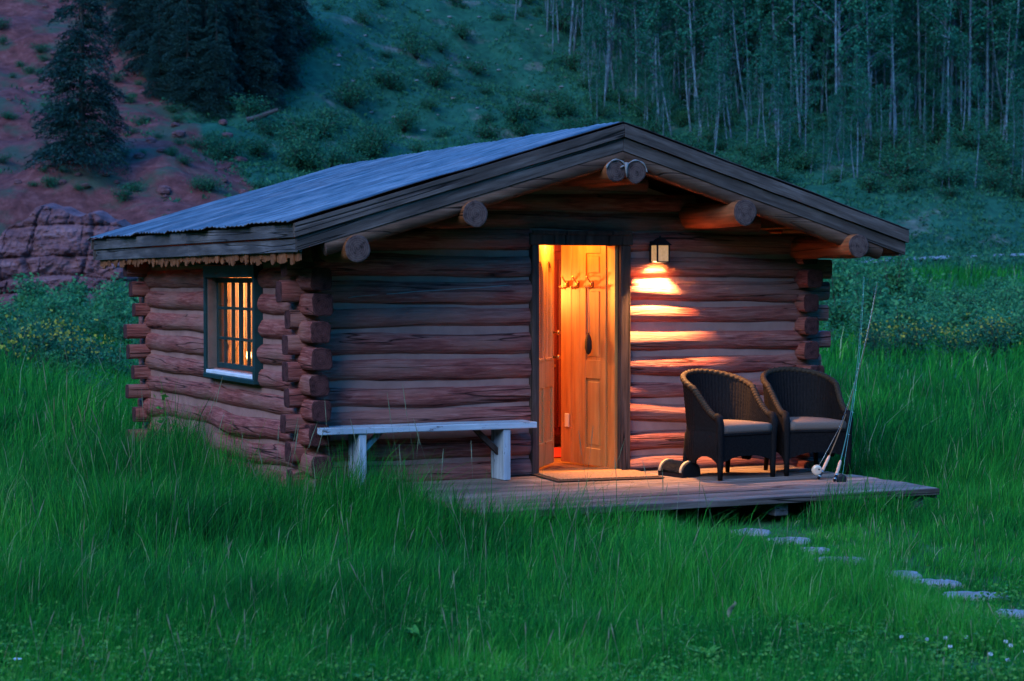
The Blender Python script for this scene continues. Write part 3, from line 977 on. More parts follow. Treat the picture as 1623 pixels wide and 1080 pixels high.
# ------------------------------------------------------------------ wall lantern
t = empty('wall_lantern', (1.032, -.055, 1.87), 'black lit lantern on the log wall to the right of the doorway', 'lantern')
mb = MB(); mb.box(-.05, .05, -.001, .018, -.09, .09, bev=.006); mb.tube([(0, .005, .06), (0, -.04, .085), (0, -.08, .09)], .011, 8); mb.build('wall_bracket', M['iron'], t)
cy = -.088
mb = MB()
for a, h0, b, h1 in ((.075, .052, .068, .064), (.068, .064, .038, .098), (.038, .098, .030, .108), (.022, .108, .022, .118)):
    vs = [(x * a, cy + y * a, h0) for x, y in ((-1, -1), (1, -1), (1, 1), (-1, 1))] + [(x * b, cy + y * b, h1) for x, y in ((-1, -1), (1, -1), (1, 1), (-1, 1))]
    mb.add(vs, [(0, 1, 5, 4), (1, 2, 6, 5), (2, 3, 7, 6), (3, 0, 4, 7), (4, 5, 6, 7), (3, 2, 1, 0)])
mb.tube([(0, cy, .118), (0, cy, .126), (0, cy, .135)], [.008, .011, .003], 8)
mb.build('cap', M['iron'], t)
mb = MB()
for x in (-1, 1):
    for y in (-1, 1):
        mb.box(x * .055 - .006, x * .055 + .006, cy + y * .055 - .006, cy + y * .055 + .006, -.085, .053)
for y in (-1, 1):
    mb.box(-.062, .062, cy + y * .056 - .006, cy + y * .056 + .006, -.094, -.083)
    mb.box(y * .056 - .0055, y * .056 + .0055, cy - .05, cy + .05, -.0935, -.0835)
mb.build('cage', M['iron'], t)
lg = plain('frosted_lantern_glass', (.16, .14, .11), .3, var=.4, scale=14)
lgP = lg.node_tree.nodes['Principled BSDF']
lgP.inputs['Emission Color'].default_value = (1, .55, .22, 1); lgP.inputs['Emission Strength'].default_value = .02
for x0, x1, y0, y1 in ((-.049, .049, cy - .057, cy - .054), (-.049, .049, cy + .054, cy + .057), (-.057, -.054, cy - .049, cy + .049), (.054, .057, cy - .049, cy + .049)):
    mb = MB(); mb.box(x0, x1, y0, y1, -.083, .052); mb.build('pane', lg, t)
mb = MB(); mb.tube([(0, cy, .0515), (0, cy, .046), (0, cy, .036), (0, cy, .014), (0, cy, .006)], [.012, .012, .014, .016, .006], 10); mb.build('lamp_bulb', M['bulb'], t)
d = bpy.data.lights.new('lantern_light', 'SPOT'); d.energy = 34; d.color = (1, .49, .18); d.spot_size = R(160); d.spot_blend = .3; d.shadow_soft_size = .02
o = bpy.data.objects.new('lantern_light', d); o.location = (1.032, -.055 + cy, 1.87 - .015); COL.objects.link(o)
# ------------------------------------------------------------------ deck
deck = empty('deck', (.3, -1.1, -.14), 'low wooden plank deck in front of the cabin door, carrying the wicker chairs', 'deck')
mb = MB()
dr = random.Random(4)
yb_ = -2.26
nb = 16
bw_ = (2.26 - .12) / nb
for k in range(nb):
    y0 = yb_ + k * bw_
    # far right corner is cut back a little towards the wall
    x1 = 2.36 + dr.uniform(-.02, .03) - (.05 if k > 8 else 0)
    x0 = -1.55 + dr.uniform(-.02, .02)
    cuts = sorted([x0, x1] + [dr.uniform(-1.0, 1.9) for _ in range(1)])
    for a, b in zip(cuts[:-1], cuts[1:]):
        dz = dr.uniform(-.003, .001)
        mb.box(a + .0015, b - .0015, y0 + .003, y0 + bw_ - .003, -.042 + dz, dz, bev=.003)
DW = Vector(deck.location)
def dpart(name, mb, mat, parent=deck, org=DW):
    me = mb.mesh(name); me.transform(Matrix.Translation(-DW))
    return link_mesh(name, me, mat, parent)
dpart('decking', mb, M['deckwood'])
mb = MB(); mb.box(-1.54, 2.35, -2.285, -2.262, -.055, -.004, bev=.004)
dpart('rim_board', mb, M['board_x'])
mb = MB(); mb.box(2.325, 2.345, -2.26, -.2, -.085, -.045, bev=.004); dpart('rim_board', mb, M['board_y'])
for x in (-1.4, -.3, .95, 2.2):
    mb = MB(); mb.box(x - .06, x + .06, -2.2, -.15, -.16, -.045, bev=.006); dpart('joist', mb, M['board_y'])
for x in (-.25, 1.6):
    mb = MB(); mb.box(x - .14, x + .14, -2.24, -2.0, -.3, -.161, bev=.012); dpart('support_block', mb, M['concrete'])

# ------------------------------------------------------------------ door mat
mb = MB()
mt = [(-.43, -.31), (.43, -.31), (.43, .31), (-.43, .31)]
t = empty('door_mat', (.30, -.42, .003), 'brown coir doormat with a dark border lying before the open door', 'doormat', None, R(-6))
mb.box(-.47, .47, -.30, .30, 0, .012, bev=.006); mb.build('border', M['matedge'], t)
mb = MB()
for k in range(9): mb.box(-.435, .435, -.262 + k * .0585, -.262 + k * .0585 + .056, .0125, .022, bev=.006)
mb.build('pile', M['mat'], t)

# ------------------------------------------------------------------ bench
bench = empty('bench', (-1.16, -.22, 0), 'long white bench with peeling paint against the log wall left of the door', 'bench')
mb = MB()
G = []
x0, x1 = -.92, .925
for i in range(41):
    x = x0 + (x1 - x0) * i / 40
    e = .003 * mnoise.noise(Vector((x * 3, 1, 0))); zt_ = .47 + .004 * mnoise.noise(Vector((x * 2, 5, 0)))
    zb_ = .42 + .004 * mnoise.noise(Vector((x * 2.5, 8, 0)))
    G.append([(x, -.145 + e, zb_), (x, -.15 + e, zb_ + .006), (x, -.15 + e, zt_ - .006), (x, -.144 + e, zt_), (x, .14, zt_), (x, .145, zt_ - .006), (x, .145, zb_)])
mb.grid(G, 0, False, True)
for g in (G[0], G[-1]): mb.add(g, [list(range(7))])
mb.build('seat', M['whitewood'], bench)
for x, zf in ((-.58, -.2), (.665, .001)):
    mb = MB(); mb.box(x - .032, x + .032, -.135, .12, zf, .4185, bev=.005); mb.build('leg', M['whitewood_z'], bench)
for x, s in ((-.587, 1), (.632, -1)):
    mb = MB()
    mb.prism([(x, .20), (x, .26), (x + s * .17, .4185), (x + s * .225, .4185)] if s > 0 else [(x, .26), (x, .20), (x + s * .225, .4185), (x + s * .17, .4185)], 'y', -.03, .015)
    mb.build('brace', M['frame'] if s < 0 else M['whitewood_z'], bench)

# ------------------------------------------------------------------ wicker chairs
def make_chair(label, loc, rz):
    t = empty('wicker_chair', loc, label, 'chair', 'wicker armchairs on the deck', rz)
    hw, dp = .285, .29
    def plan(u, off=0.0):
        """U shape from the left front post round the back to the right front post; u in 0..1"""
        a = .30                                  # share of each straight side
        if u < a: q = u / a; x, y, nx, ny = -hw, -dp + q * .30, -1, 0
        elif u > 1 - a: q = (1 - u) / a; x, y, nx, ny = hw, -dp + q * .30, 1, 0
        else:
            f = math.pi * (1 - (u - a) / (1 - 2 * a))
            c_, s_ = math.cos(f), math.sin(f)
            p = 2.15; rr = (abs(c_) ** p + abs(s_) ** p) ** (-1 / p)
            x, y = hw * c_ * rr, -dp + .30 + .27 * s_ * rr
            nn = math.hypot(c_ / hw, s_ / .27); nx, ny = c_ / hw / nn, s_ / .27 / nn
        return x + nx * off, y + ny * off
    def top(u):
        s_ = math.sin(math.pi * u)
        return .50 + .35 * max(0, s_) ** 2.0
    def flare(u, z):
        s_ = math.sin(math.pi * u) ** 2
        return .05 * s_ * max(0, (z - .38)) / .45 + .022 * math.sin(math.pi * min(1, max(0, (z - .1) / .32)))
    def bottom(u):
        # arched lower edge between the legs on each side and at the back
        for a, b in ((.02, .30), (.34, .66), (.70, .98)):
            if a < u < b: return .13 + .06 * math.sin(math.pi * (u - a) / (b - a)) ** .6
        return .12
    NU, NV = 432, 44
    mb = MB()
    for off, sg in ((.010, 1), (-.010, -1)):
        G = []
        for i in range(NU + 1):
            u = i / NU
            row = []
            zt_, zb_ = top(u), bottom(u)
            for j in range(NV + 1):
                z = zb_ + (zt_ - zb_) * j / NV
                rib = .0042 * abs(math.sin(u * math.pi * 84)) if z > .40 else .0018 * math.sin(u * math.pi * 160)
                wv = .0024 * math.sin(z * 2 * math.pi / .026 + (math.pi if int(u * 84) % 2 else 0))
                x, y = plan(u, flare(u, z) + off + sg * (rib + wv))
                row.append((x, y, z))
            G.append(row)
        mb.grid(G, 0, True)
        if off > 0: E0 = [r[0] for r in G]
        else: mb.grid([[a, b] for a, b in zip(E0, [r[0] for r in G])], 0, False)
    mb.build('woven_back', M['wicker'], t)
    mb = MB()
    us = np.linspace(0, 1, 320)
    pts = [(*plan(u, flare(u, top(u)) + .006), top(u) + .004) for u in us]
    mb.tube(pts, .025, 10, fn=lambda i, a: 1 + .13 * math.sin(a * 2 + i * 1.05))
    mb.build('braided_rim', M['rim'], t)
    # front apron with arched lower edge, and seat deck
    mb = MB()
    for yy, sg in ((-dp - .012, -1), (-dp + .012, 1)):
        G = []
        for i in range(97):
            x = -hw + .02 + (2 * hw - .04) * i / 96
            zb_ = .14 + .05 * (1 - abs(2 * i / 96 - 1) ** 2.4)
            G.append([(x, yy + sg * .0022 * math.sin(i * .9 + (3.14 if j % 2 else 0)), zb_ + (.375 - zb_) * j / 22) for j in range(23)])
        mb.grid(G, 0, True)
        if sg < 0: E1 = [r[0] for r in G]
        else: mb.grid([[a, b] for a, b in zip(E1, [r[0] for r in G])], 0, False)
    mb.box(-hw + .01, hw - .01, -dp - .02, -dp + .02, .352, .385, bev=.01)
    mb.build('front_apron', M['wicker'], t)
    mb = MB()
    poly = [plan(u, -.005) for u in np.linspace(0, 1, 40)]
    mb.prism([(p[0], p[1]) for p in poly], 'z', .345, .366)
    mb.build('seat_deck', M['wicker'], t)
    for sx in (-1, 1):
        mb = MB()
        mb.tube([(sx * (hw - .004), -dp, 0), (sx * (hw - .004), -dp, .12), (sx * (hw - .002), -dp, .36), (sx * (hw + .004), -dp - .008, .46), (sx * (hw + .0), -dp + .015, .51), (sx * hw, -dp + .05, .52)], [.020, .026, .032, .032, .034, .026], 10, fn=lambda i, a: 1 + .03 * math.sin(a * 4))
        mb.build('leg', M['wicker'], t)
        mb = MB()
        mb.tube([(sx * (hw - .05), .235, 0), (sx * (hw - .055), .22, .14), (sx * (hw - .06), .2, .36)], [.018, .024, .024], 8); mb.build('leg', M['wicker'], t)
    # cushion: pillow shape following the U plan
    mb = MB()
    ring = [plan(u, -.03) for u in np.linspace(0.0, 1, 44)]
    ring = [(x, max(y, -dp + .005)) for x, y in ring]
    # close the straight front
    ring += [(hw - .03 - (2 * hw - .06) * k / 10, -dp - .022) for k in range(0, 11)]
    cx, cy_ = 0.0, -.02
    rows = []
    for s_, z in ((.90, .372), (.985, .380), (1.0, .40), (1.0, .425), (.98, .443), (.90, .452), (.5, .460), (.02, .462)):
        rows.append([(cx + (x - cx) * s_, cy_ + (y - cy_) * s_, z) for x, y in ring])
    mb.grid(rows, 0, True, True)
    mb.build('seat_cushion', M['cushion'], t)
    return t


make_chair('dark wicker armchair nearer the door, its left rim and cushion lit warm by the lantern', (1.30, -.76, .001), R(9))
make_chair('dark wicker armchair in shadow by the right corner of the cabin, behind the fishing rods', (2.085, -.74, .001), R(-8))

# ------------------------------------------------------------------ boot brush
t = empty('boot_brush', (.965, -.60, .001), 'black boot brush with two pale wooden arcs on the deck beside the left chair', 'boot brush', None, R(14))
mb = MB()
ax = np.linspace(0, math.pi, 19)
mb.prism([(.10 * math.cos(a), .04 + .085 * math.sin(a)) for a in ax] + [(-.10, 0), (.10, 0)], 'y', -.15, -.135)
mb.prism([(.10 * math.cos(a), .04 + .085 * math.sin(a)) for a in ax] + [(-.10, 0), (.10, 0)], 'y', .135, .15)
mb.box(-.1, .1, -.134, .134, 0.001, .03)
mb.build('end_board', M['iron'], t)
for y in (-.132, .118):
    mb = MB(); 
    o_ = [(.108 * math.cos(a), .04 + .093 * math.sin(a)) for a in ax]; i_ = [(.094 * math.cos(a), .04 + .079 * math.sin(a)) for a in ax]
    for k in range(18): mb.prism([o_[k], o_[k + 1], i_[k + 1], i_[k]], 'y', y, y + .022)
    mb.build('wooden_arc', M['pale'], t)
mb = MB()
br_ = random.Random(9)
for k in range(900):
    a = br_.uniform(.02, math.pi - .02); y = br_.uniform(-.105, .112); 
    c_, s_ = math.cos(a), math.sin(a)
    mb.tube([(.06 * c_, y, .04 + .05 * s_), (.1 * c_ + br_.uniform(-.004, .004), y + br_.uniform(-.004, .004), .04 + .086 * s_)], .0025, 3, caps=False)
mb.build('bristles', M['bristle'], t)

# ------------------------------------------------------------------ fishing rods
def make_rod(label, base, mid, tip, mat, reelmat, side, dark):
    b, m_, tp = Vector(base), Vector(mid), Vector(tip)
    t = empty('fishing_rod', base, label, 'fishing rod', 'fishing rods leaning on the right chair')
    def at(s):                    # gentle curve through the three points, s from 0 to 1
        a, c_ = m_ - b, tp - b
        k = a.length / c_.length
        q = (a - c_ * k) / (k * (1 - k))
        return c_ * s + q * s * (1 - s)
    L = (tp - b).length
    s0 = .27 / L
    mb = MB(); mb.tube([at(s) for s in np.linspace(s0 * .9, 1, 26)], [.0052 - .0036 * k / 25 for k in range(26)], 7); mb.build('blank', mat, t)
    mb = MB(); mb.tube([at(s0 * f) for f in (.33, .38, .5, .62, .74, .86, .97, 1.02)], [.011, .014, .0125, .0145, .013, .014, .011, .006], 10); mb.build('grip', M['cork'], t)
    mb = MB(); mb.tube([at(s0 * f) for f in (0, .04, .1, .33)], [.010, .014, .011, .011], 10); mb.build('reel_seat', M['iron'], t)
    mb = MB(); mb.tube([at(s0 * f) for f in (.05, .09)], [.0155, .0155], 10); mb.tube([at(s0 * f) for f in (.26, .31)], [.0145, .0145], 10); mb.build('ring', M['steel'], t)
    # reel: two discs on an axle standing off the seat
    d = (at(.1) - at(0)).normalized()
    vd = Vector((-.42, -.91, 0))
    sidev = (Vector(side) - d * d.dot(Vector(side))).normalized()
    c0 = at(s0 * .18) + sidev * .05
    n_ = (vd - sidev * vd.dot(sidev)).normalized()
    mb = MB()
    mb.tube([c0 - n_ * .016, c0 - n_ * .014, c0 - n_ * .0115], [.036, .042, .042], 20)
    mb.tube([c0 + n_ * .0115, c0 + n_ * .014, c0 + n_ * .018, c0 + n_ * .0185], [.042, .042, .036, .02], 20)
    mb.tube([c0 - n_ * .011, c0 + n_ * .011], [.016, .016], 12)
    mb.build('reel', reelmat, t)
    mb = MB(); mb.tube([c0 - n_ * .0112, c0 + n_ * .0112], [.032, .032], 16); mb.build('line_spool', M['line'] if dark else M['iron'], t)
    mb = MB(); mb.tube([c0 + n_ * .019 + d * .022, c0 + n_ * .036 + d * .022], [.005, .007], 8); mb.build('reel_handle', M['iron'], t)
    mb = MB(); mb.tube([at(s0 * .18), at(s0 * .18) + sidev * .012], [.008, .006], 8); mb.build('reel_foot', M['steel'], t)
    # guides along the blank
    pts = []
    for k, s in enumerate((.30, .42, .53, .63, .72, .80, .87, .93, .995)):
        p = at(s); r_ = .011 - .0008 * k
        ring_ = [p + sidev * (r_ + .004 + r_ * math.cos(a)) + n_ * r_ * math.sin(a) for a in np.linspace(0, 2 * math.pi, 11)]
        mb = MB(); mb.tube(ring_, .0012, 5, caps=False); mb.tube([p, p + sidev * .005], .0016, 5); mb.build('line_guide', M['steel'], t)
        pts.append(p + sidev * (r_ + .004))
    mb = MB(); mb.tube([c0 + d * .035] + pts, .001, 5); mb.build('line', M['line'] if dark else M['steel'], t)
    return t


make_rod('brown fishing rod with a pale reel leaning on the arm of the right chair', (1.835, -1.36, .012), (2.375, -1.02, .615), (2.80, -.80, 1.61), M['rodA'], M['reel'], (-.9, -.3, 0), False)
make_rod('green fishing rod with a dark reel leaning on the arm of the right chair', (1.84, -1.58, .012), (2.36, -1.075, .62), (2.63, -.83, 1.665), M['rodB'], M['iron'], (1, -.2, 0), True)

# ------------------------------------------------------------------ stepping stones
stones = [(.40, -2.66, .17, .11, 'reddish stepping stone half hidden in grass just below the deck edge'),
          (.37, -3.19, .20, .10, 'second stepping stone from the deck, pale and broad among short grass'),
          (.27, -3.68, .12, .09, 'third stepping stone from the deck, a small pale slab'),
          (.17, -4.13, .20, .08, 'long stepping stone midway along the path, partly overgrown'),
          (.15, -4.85, .13, .10, 'small pale stepping stone, third from the near end of the path'),
          (.13, -5.21, .17, .09, 'flat stepping stone next to last before the widest one'),
          (.03, -5.70, .23, .10, 'widest pale stepping stone, brightest on the path'),
          (-.16, -6.27, .11, .07, 'small sunken stepping stone at the near end of the path, right edge of the photo')]
for k, (x, y, a, b, lab) in enumerate(stones):
    sr = random.Random(k + 40)
    mb = MB(); N = 22; rows = []
    rad = [1 + .16 * mnoise.noise(Vector((math.cos(q * 2 * math.pi / N) * 1.6, math.sin(q * 2 * math.pi / N) * 1.6, k * 3.3))) for q in range(N)]
    ca, sa = math.cos(R(-YAW)), math.sin(R(-YAW))
    def P(q, f, z):
        t_ = q * 2 * math.pi / N; px, py = a * .92 * rad[q] * math.cos(t_) * f, 1.3 * b * rad[q] * math.sin(t_) * f
        return (px * ca - py * sa, px * sa + py * ca, z)
    for f, z in ((.96, -.06), (1.0, .0), (.96, .022), (.86, .030), (.5, .031), (.02, .032)):
        rows.append([P(q, f, z + .008 * mnoise.noise(Vector((q * .7, f * 2, k)))) for q in range(N)])
    mb.grid(rows, 0, True, True)
    o = mb.build('stepping_stone', M['stone'], None, (x, y, -.217)); tag(o, lab, 'stepping stone', 'stepping stones to the deck')
# ------------------------------------------------------------------ terrain
def v_start(u, v):
    """distance at which the hillside starts, nearer on the red flank"""
    q = u / np.maximum(v, 1)
    return 73 + 17 * sstep(q, -.16, .12)


def terrain(x, y):
    u, v = xy2uv(x, y)
    h = -.22 + .025 * vnoise(x, y, 2.6, 1) + .02 * vnoise(x, y, 1.1, 2) * sstep(v, 0, 5)
    q = u / np.maximum(v, 1)
    h = h + 3.0 * sstep(v, 44, 90) * sstep(q, .02, .14) + .5 * sstep(v, 25, 70) * (1 - sstep(q, -.16, -.04))
    v0 = v_start(u, v)
    d = np.maximum(v - v0, 0)
    hill = .36 * d * sstep(d, -2, 14) + .0
    hill = hill * (1 + .10 * vnoise(x, y, 38, 3)) + sstep(d, 0, 10) * (1.1 * vnoise(x, y, 11, 4) + .5 * vnoise(x, y, 4.2, 5) + .38 * vnoise(x, y, 1.9, 6) + .16 * vnoise(x, y, .95, 7))
    ring = .5 * np.maximum(0, -v - 14) + .6 * np.maximum(0, np.abs(u) - 42 - .35 * np.maximum(v, 0))  # unseen valley sides, added and sloped to block low sky light
    return h + hill + np.minimum(ring, 70) * (1 + .15 * vnoise(x, y, 17, 9))


def sheet(name, us, vs_, mat):
    U, V = np.meshgrid(us, vs_)
    X, Y = uv2xy(U, V)
    Z = terrain(X, Y)
    P_ = np.stack([X, Y, Z], -1).reshape(-1, 3)
    nu, nv = len(us), len(vs_)
    I = np.arange(nu * nv).reshape(nv, nu)
    F = np.stack([I[:-1, :-1], I[:-1, 1:], I[1:, 1:], I[1:, :-1]], -1).reshape(-1, 4)
    me = np_mesh(name, P_, F, smooth=True)
    return me, U, V


def axis(a, b, fine0, fine1, step, coarse):
    m_ = np.arange(fine0, fine1, step)
    l_ = np.arange(a, fine0, coarse); r_ = np.arange(fine1, b + .01, coarse)
    return np.unique(np.concatenate([l_, m_, r_, [b]]))


VB = 72.0
me, U, V = sheet('ground', axis(-260, 260, -40, 40, .6, 8), axis(-60, VB, 4, VB, .5, 6), M['ground'])
g = link_mesh('ground', me, M['ground']); tag(g, kind='structure')
me, U, V = sheet('hillside', axis(-260, 260, -45, 50, .45, 8), axis(VB, 300, VB, 165, .45, 8), M['hill'])
q_ = (U / V)
# red earth on the left flank; the boundary leans right towards the foot of the slope
edge = -.175 + .075 * (1 - sstep(V, 76, 112)) + .012 * vnoise(U, V, 6, 8)
redm = 1 - sstep(q_, edge - .022, edge + .028)
a_ = me.attributes.new('red', 'FLOAT', 'POINT'); a_.data.foreach_set('value', redm.reshape(-1).astype(np.float32))
h_ = link_mesh('hillside', me, M['hill']); tag(h_, kind='structure')

# dirt road along the foot of the slope on the right
mb = MB(); G = []
for k in range(60):
    u = 10 + k * .7
    v = 79.3 + .62 * (u - 15) + .5 * math.sin(u * .4) if u < 24 else 84.9 + .9 * (u - 24)
    row = []
    for dv in (-1.0, -.4, .4, 1.0):
        x, y = uv2xy(u, v + dv * 1.05)
        row.append((x, y, float(terrain(x, y)) + .14 - .05 * abs(dv)))
    G.append(row)
mb.grid(G, 0, True)
o = mb.build('road', M['gravel']); tag(o, kind='structure')

# layered red rock outcrop at the foot of the red slope
def outcrop(name, label, u0, u1, v0_, zt_, seed):
    nu, nz = 230, 110
    mb = MB(); G = []
    for i in range(nu + 1):
        u = u0 + (u1 - u0) * i / nu
        e = min(1, min(i, nu - i) / (nu * .2)) ** .7
        hmax = zt_ * (.62 + .38 * mnoise.noise(Vector((u * .28, seed, 0))) + .12 * mnoise.noise(Vector((u * 1.1, seed, 3)))) * e + .3
        row = []
        for j in range(nz + 1):
            t_ = j / nz
            z = -.4 + (hmax + .4) * t_
            layer = z * 1.2 + .9 * mnoise.noise(Vector((u * .04, z * 1.3, seed + 2))) + .55 * mnoise.noise(Vector((u * .22, seed, 1))) + .25 * mnoise.noise(Vector((u * .05, z * .9, seed)))
            k_ = math.floor(layer); fr_ = layer - k_
            face = .75 * mnoise.noise(Vector((u * .45, k_ * 4.7, seed))) + .35 * mnoise.noise(Vector((u * 1.3, k_ * 9.1, seed)))
            under = .30 * (1 - fr_) ** 6 + .16 * fr_ ** 8
            crack = .28 * max(0, 1 - abs(mnoise.noise(Vector((u * .38 + .25 * mnoise.noise(Vector((z * .8, u, 2))), z * .12, seed + 4)))) * 11) ** 2
            crack += .12 * max(0, 1 - abs(mnoise.noise(Vector((u * 1.1 + .2 * mnoise.noise(Vector((z * 2, u, 5))), k_ * 3.3, seed + 8)))) * 12) ** 2
            rgh = .16 * mnoise.noise(Vector((u * 2.2, z * 3.2, seed))) + .10 * mnoise.noise(Vector((u * 5, z * 7, seed))) + .05 * mnoise.noise(Vector((u * 11, z * 15, seed)))
            back = .30 * z * .6 + under - face * .5 - rgh + crack + .8 * t_ ** 4
            v = v0_ + back + 3.5 * (1 - e) ** 1.5
            x, y = uv2xy(u, v)
            row.append((x, y, z))
        # run back into the slope
        for dv in (1.5, 4.0, 6.5):
            x, y = uv2xy(u, v + dv); row.append((x, y, hmax + .15 if dv < 2 else (hmax - .3 if dv < 5 else -.6)))
        G.append(row)
    mb.grid(G, 0, False)
    o = mb.build(name, M['rock']); tag(o, label, 'rock outcrop')
outcrop('rock_outcrop', 'layered red rock outcrop at the foot of the red slope left of the cabin', -21.5, -12.4, 69.6, 5.6, 2)

# boulders and stones on the slope
def boulder_me(seed, mat):
    mb = MB(); rows = []
    for i in range(7):
        th = math.pi * i / 6
        rows.append([tuple(Vector((math.sin(th) * math.cos(p), math.sin(th) * math.sin(p), math.cos(th) * .7)) * (1 + .35 * mnoise.noise(Vector((math.sin(th) * math.cos(p) * 1.4 + seed, math.sin(th) * math.sin(p) * 1.4, math.cos(th) * 1.4))))) for p in np.linspace(0, 2 * math.pi, 10, endpoint=False)])
    mb.grid(rows, 0, False, True)
    me = mb.mesh('boulder'); me.materials.append(mat); return me


def px_ground(px, py, v_lo=20, v_hi=170):
    """where the line of sight through a point of the photograph meets the terrain"""
    k = (px - 811.5) / 3129.3
    el = (454.9 - py) / 3129.3
    vs_ = np.arange(v_lo, v_hi, .25)
    X, Y = uv2xy(k * vs_, vs_)
    Z = terrain(X, Y)
    hit = np.nonzero(Z >= CAM[2] + el * vs_)[0]
    i = hit[0] if len(hit) else len(vs_) - 1
    return X[i], Y[i], Z[i], vs_[i]


BM = [boulder_me(s * 5.3, M['rock'] if s < 2 else M['scree']) for s in range(4)]
br_ = random.Random(12)
for k in range(110):
    px, py = br_.uniform(5, 420), br_.uniform(20, 330)
    if px > 240 and py < 200: continue
    x, y, z, v = px_ground(px, py, 76)
    o = bpy.data.objects.new('boulder', BM[k % 2]); COL.objects.link(o)
    s_ = br_.uniform(.08, .34); o.location = (x, y, z + s_ * .2); o.scale = (s_, s_ * br_.uniform(.7, 1.2), s_ * br_.uniform(.6, 1)); o.rotation_euler = (0, 0, br_.uniform(0, 6))
    tag(o, 'small loose red boulder lying on the bare red slope', 'boulder', 'boulders on the red slope')
for k in range(34):
    u = br_.uniform(-21, -12.8); v = br_.uniform(67.2, 69.6); x, y = uv2xy(u, v)
    o = bpy.data.objects.new('boulder', BM[k % 2]); COL.objects.link(o)
    s_ = br_.uniform(.2, .75); o.location = (x, y, float(terrain(x, y)) + s_ * .25 + (v - 67.2) * .15); o.scale = (s_ * 1.2, s_, s_ * br_.uniform(.6, .95)); o.rotation_euler = (br_.uniform(-.4, .4), 0, br_.uniform(0, 6))
    tag(o, 'fallen red block in the rubble below the rock outcrop', 'boulder', 'rubble below the rock outcrop')
for k in range(60):
    px, py = br_.uniform(480, 960), br_.uniform(15, 240)
    x, y, z, v = px_ground(px, py, 80)
    o = bpy.data.objects.new('boulder', BM[2 + k % 2]); COL.objects.link(o)
    s_ = br_.uniform(.05, .16); o.location = (x, y, z + s_ * .2); o.scale = (s_ * 1.4, s_, s_ * .6); o.rotation_euler = (0, 0, br_.uniform(0, 6))
    tag(o, 'small grey stone lying on the green hillside above the roof', 'boulder', 'grey stones on the green hillside')

# ------------------------------------------------------------------ trees
def spruce_variant(seed, H, W):
    r = np.random.default_rng(seed)
    mb = MB(); mb.tube([(0, 0, -.5), (0, 0, H * .5), (0, 0, H)], [.2, .12, .02], 8)
    trunk = mb.mesh('trunk'); trunk.materials.append(M['bark'])
    C, S, D = [], [], []
    z = .25
    while z < H:
        t_ = z / H
        L = W * (1 - t_) ** .85 * (.75 + .35 * r.random()) + .15
        nb_ = int(7 + 7 * (1 - t_))
        for b in range(nb_):
            a = r.random() * 2 * np.pi
            Lb = L * (.65 + .5 * r.random())
            nn = int(Lb * 70) + 8
            s_ = np.sqrt(r.random(nn))
            d = s_ * Lb
            spread = .16 * (d + .3)
            off = r.normal(size=nn) * spread
            x = np.cos(a) * d - np.sin(a) * off; y = np.sin(a) * d + np.cos(a) * off
            zz = z + .22 * Lb * np.sin(s_ * 2.2) - .38 * d * s_ - np.abs(r.normal(size=nn)) * .13
            C.append(np.stack([x, y, zz], 1)); S.append(.06 + .09 * r.random(nn))
            D.append(np.tile([np.cos(a), np.sin(a), -.45], (nn, 1)))
        z += .30 + .12 * r.random()
    C, S, D = np.concatenate(C), np.concatenate(S), np.concatenate(D)
    V, F = leaf_quads(C, S, r, 0, .22, D)
    me = np_mesh('crown', V, F); me.materials.append(M['spruce'])
    return trunk, me


def plant_tree(name, label, cat, group, loc, trunk, crown, s=1.0, rz=0.0, sz=1.0):
    t = empty(name, loc, label, cat, group, rz)
    t.scale = (s, s, s * sz)
    for nm, me in (('trunk', trunk), ('crown', crown)):
        if me is None: continue
        o = bpy.data.objects.new(nm, me); COL.objects.link(o); o.parent = t
    return t


SP = [spruce_variant(s, 13 + s, 2.3 + .2 * s) for s in range(3)]
x, y, z, v = px_ground(132, 268, 76)
plant_tree('spruce_tree', 'lone dark spruce standing on the bare red slope at upper left', 'tree', None, (x, y, z - .3), SP[0][0], SP[0][1], .98, 1.0)
sr = random.Random(5)
for k, (px, py, s_) in enumerate(((215, 92, .9), (238, 60, 1.0), (262, 128, .95), (292, 70, 1.05), (300, 150, .8), (330, 172, .85), (352, 120, 1.1), (378, 176, .8), (398, 100, 1.15), (420, 150, 1.0), (440, 90, 1.0), (205, 20, .8), (355, 40, 1.1), (300, 20, 1.0), (255, 165, .5), (300, 178, .7), (345, 190, .7), (410, 185, .7), (445, 150, .8))):
    x, y, z, v = px_ground(px, py, 80)
    T = SP[k % 3]
    plant_tree('spruce_tree', 'dark spruce in the dense clump above the red slope', 'tree', 'spruces in the clump above the red slope', (x, y, z - .4), T[0], T[1], s_ * sr.uniform(.75, .95), sr.uniform(0, 6))


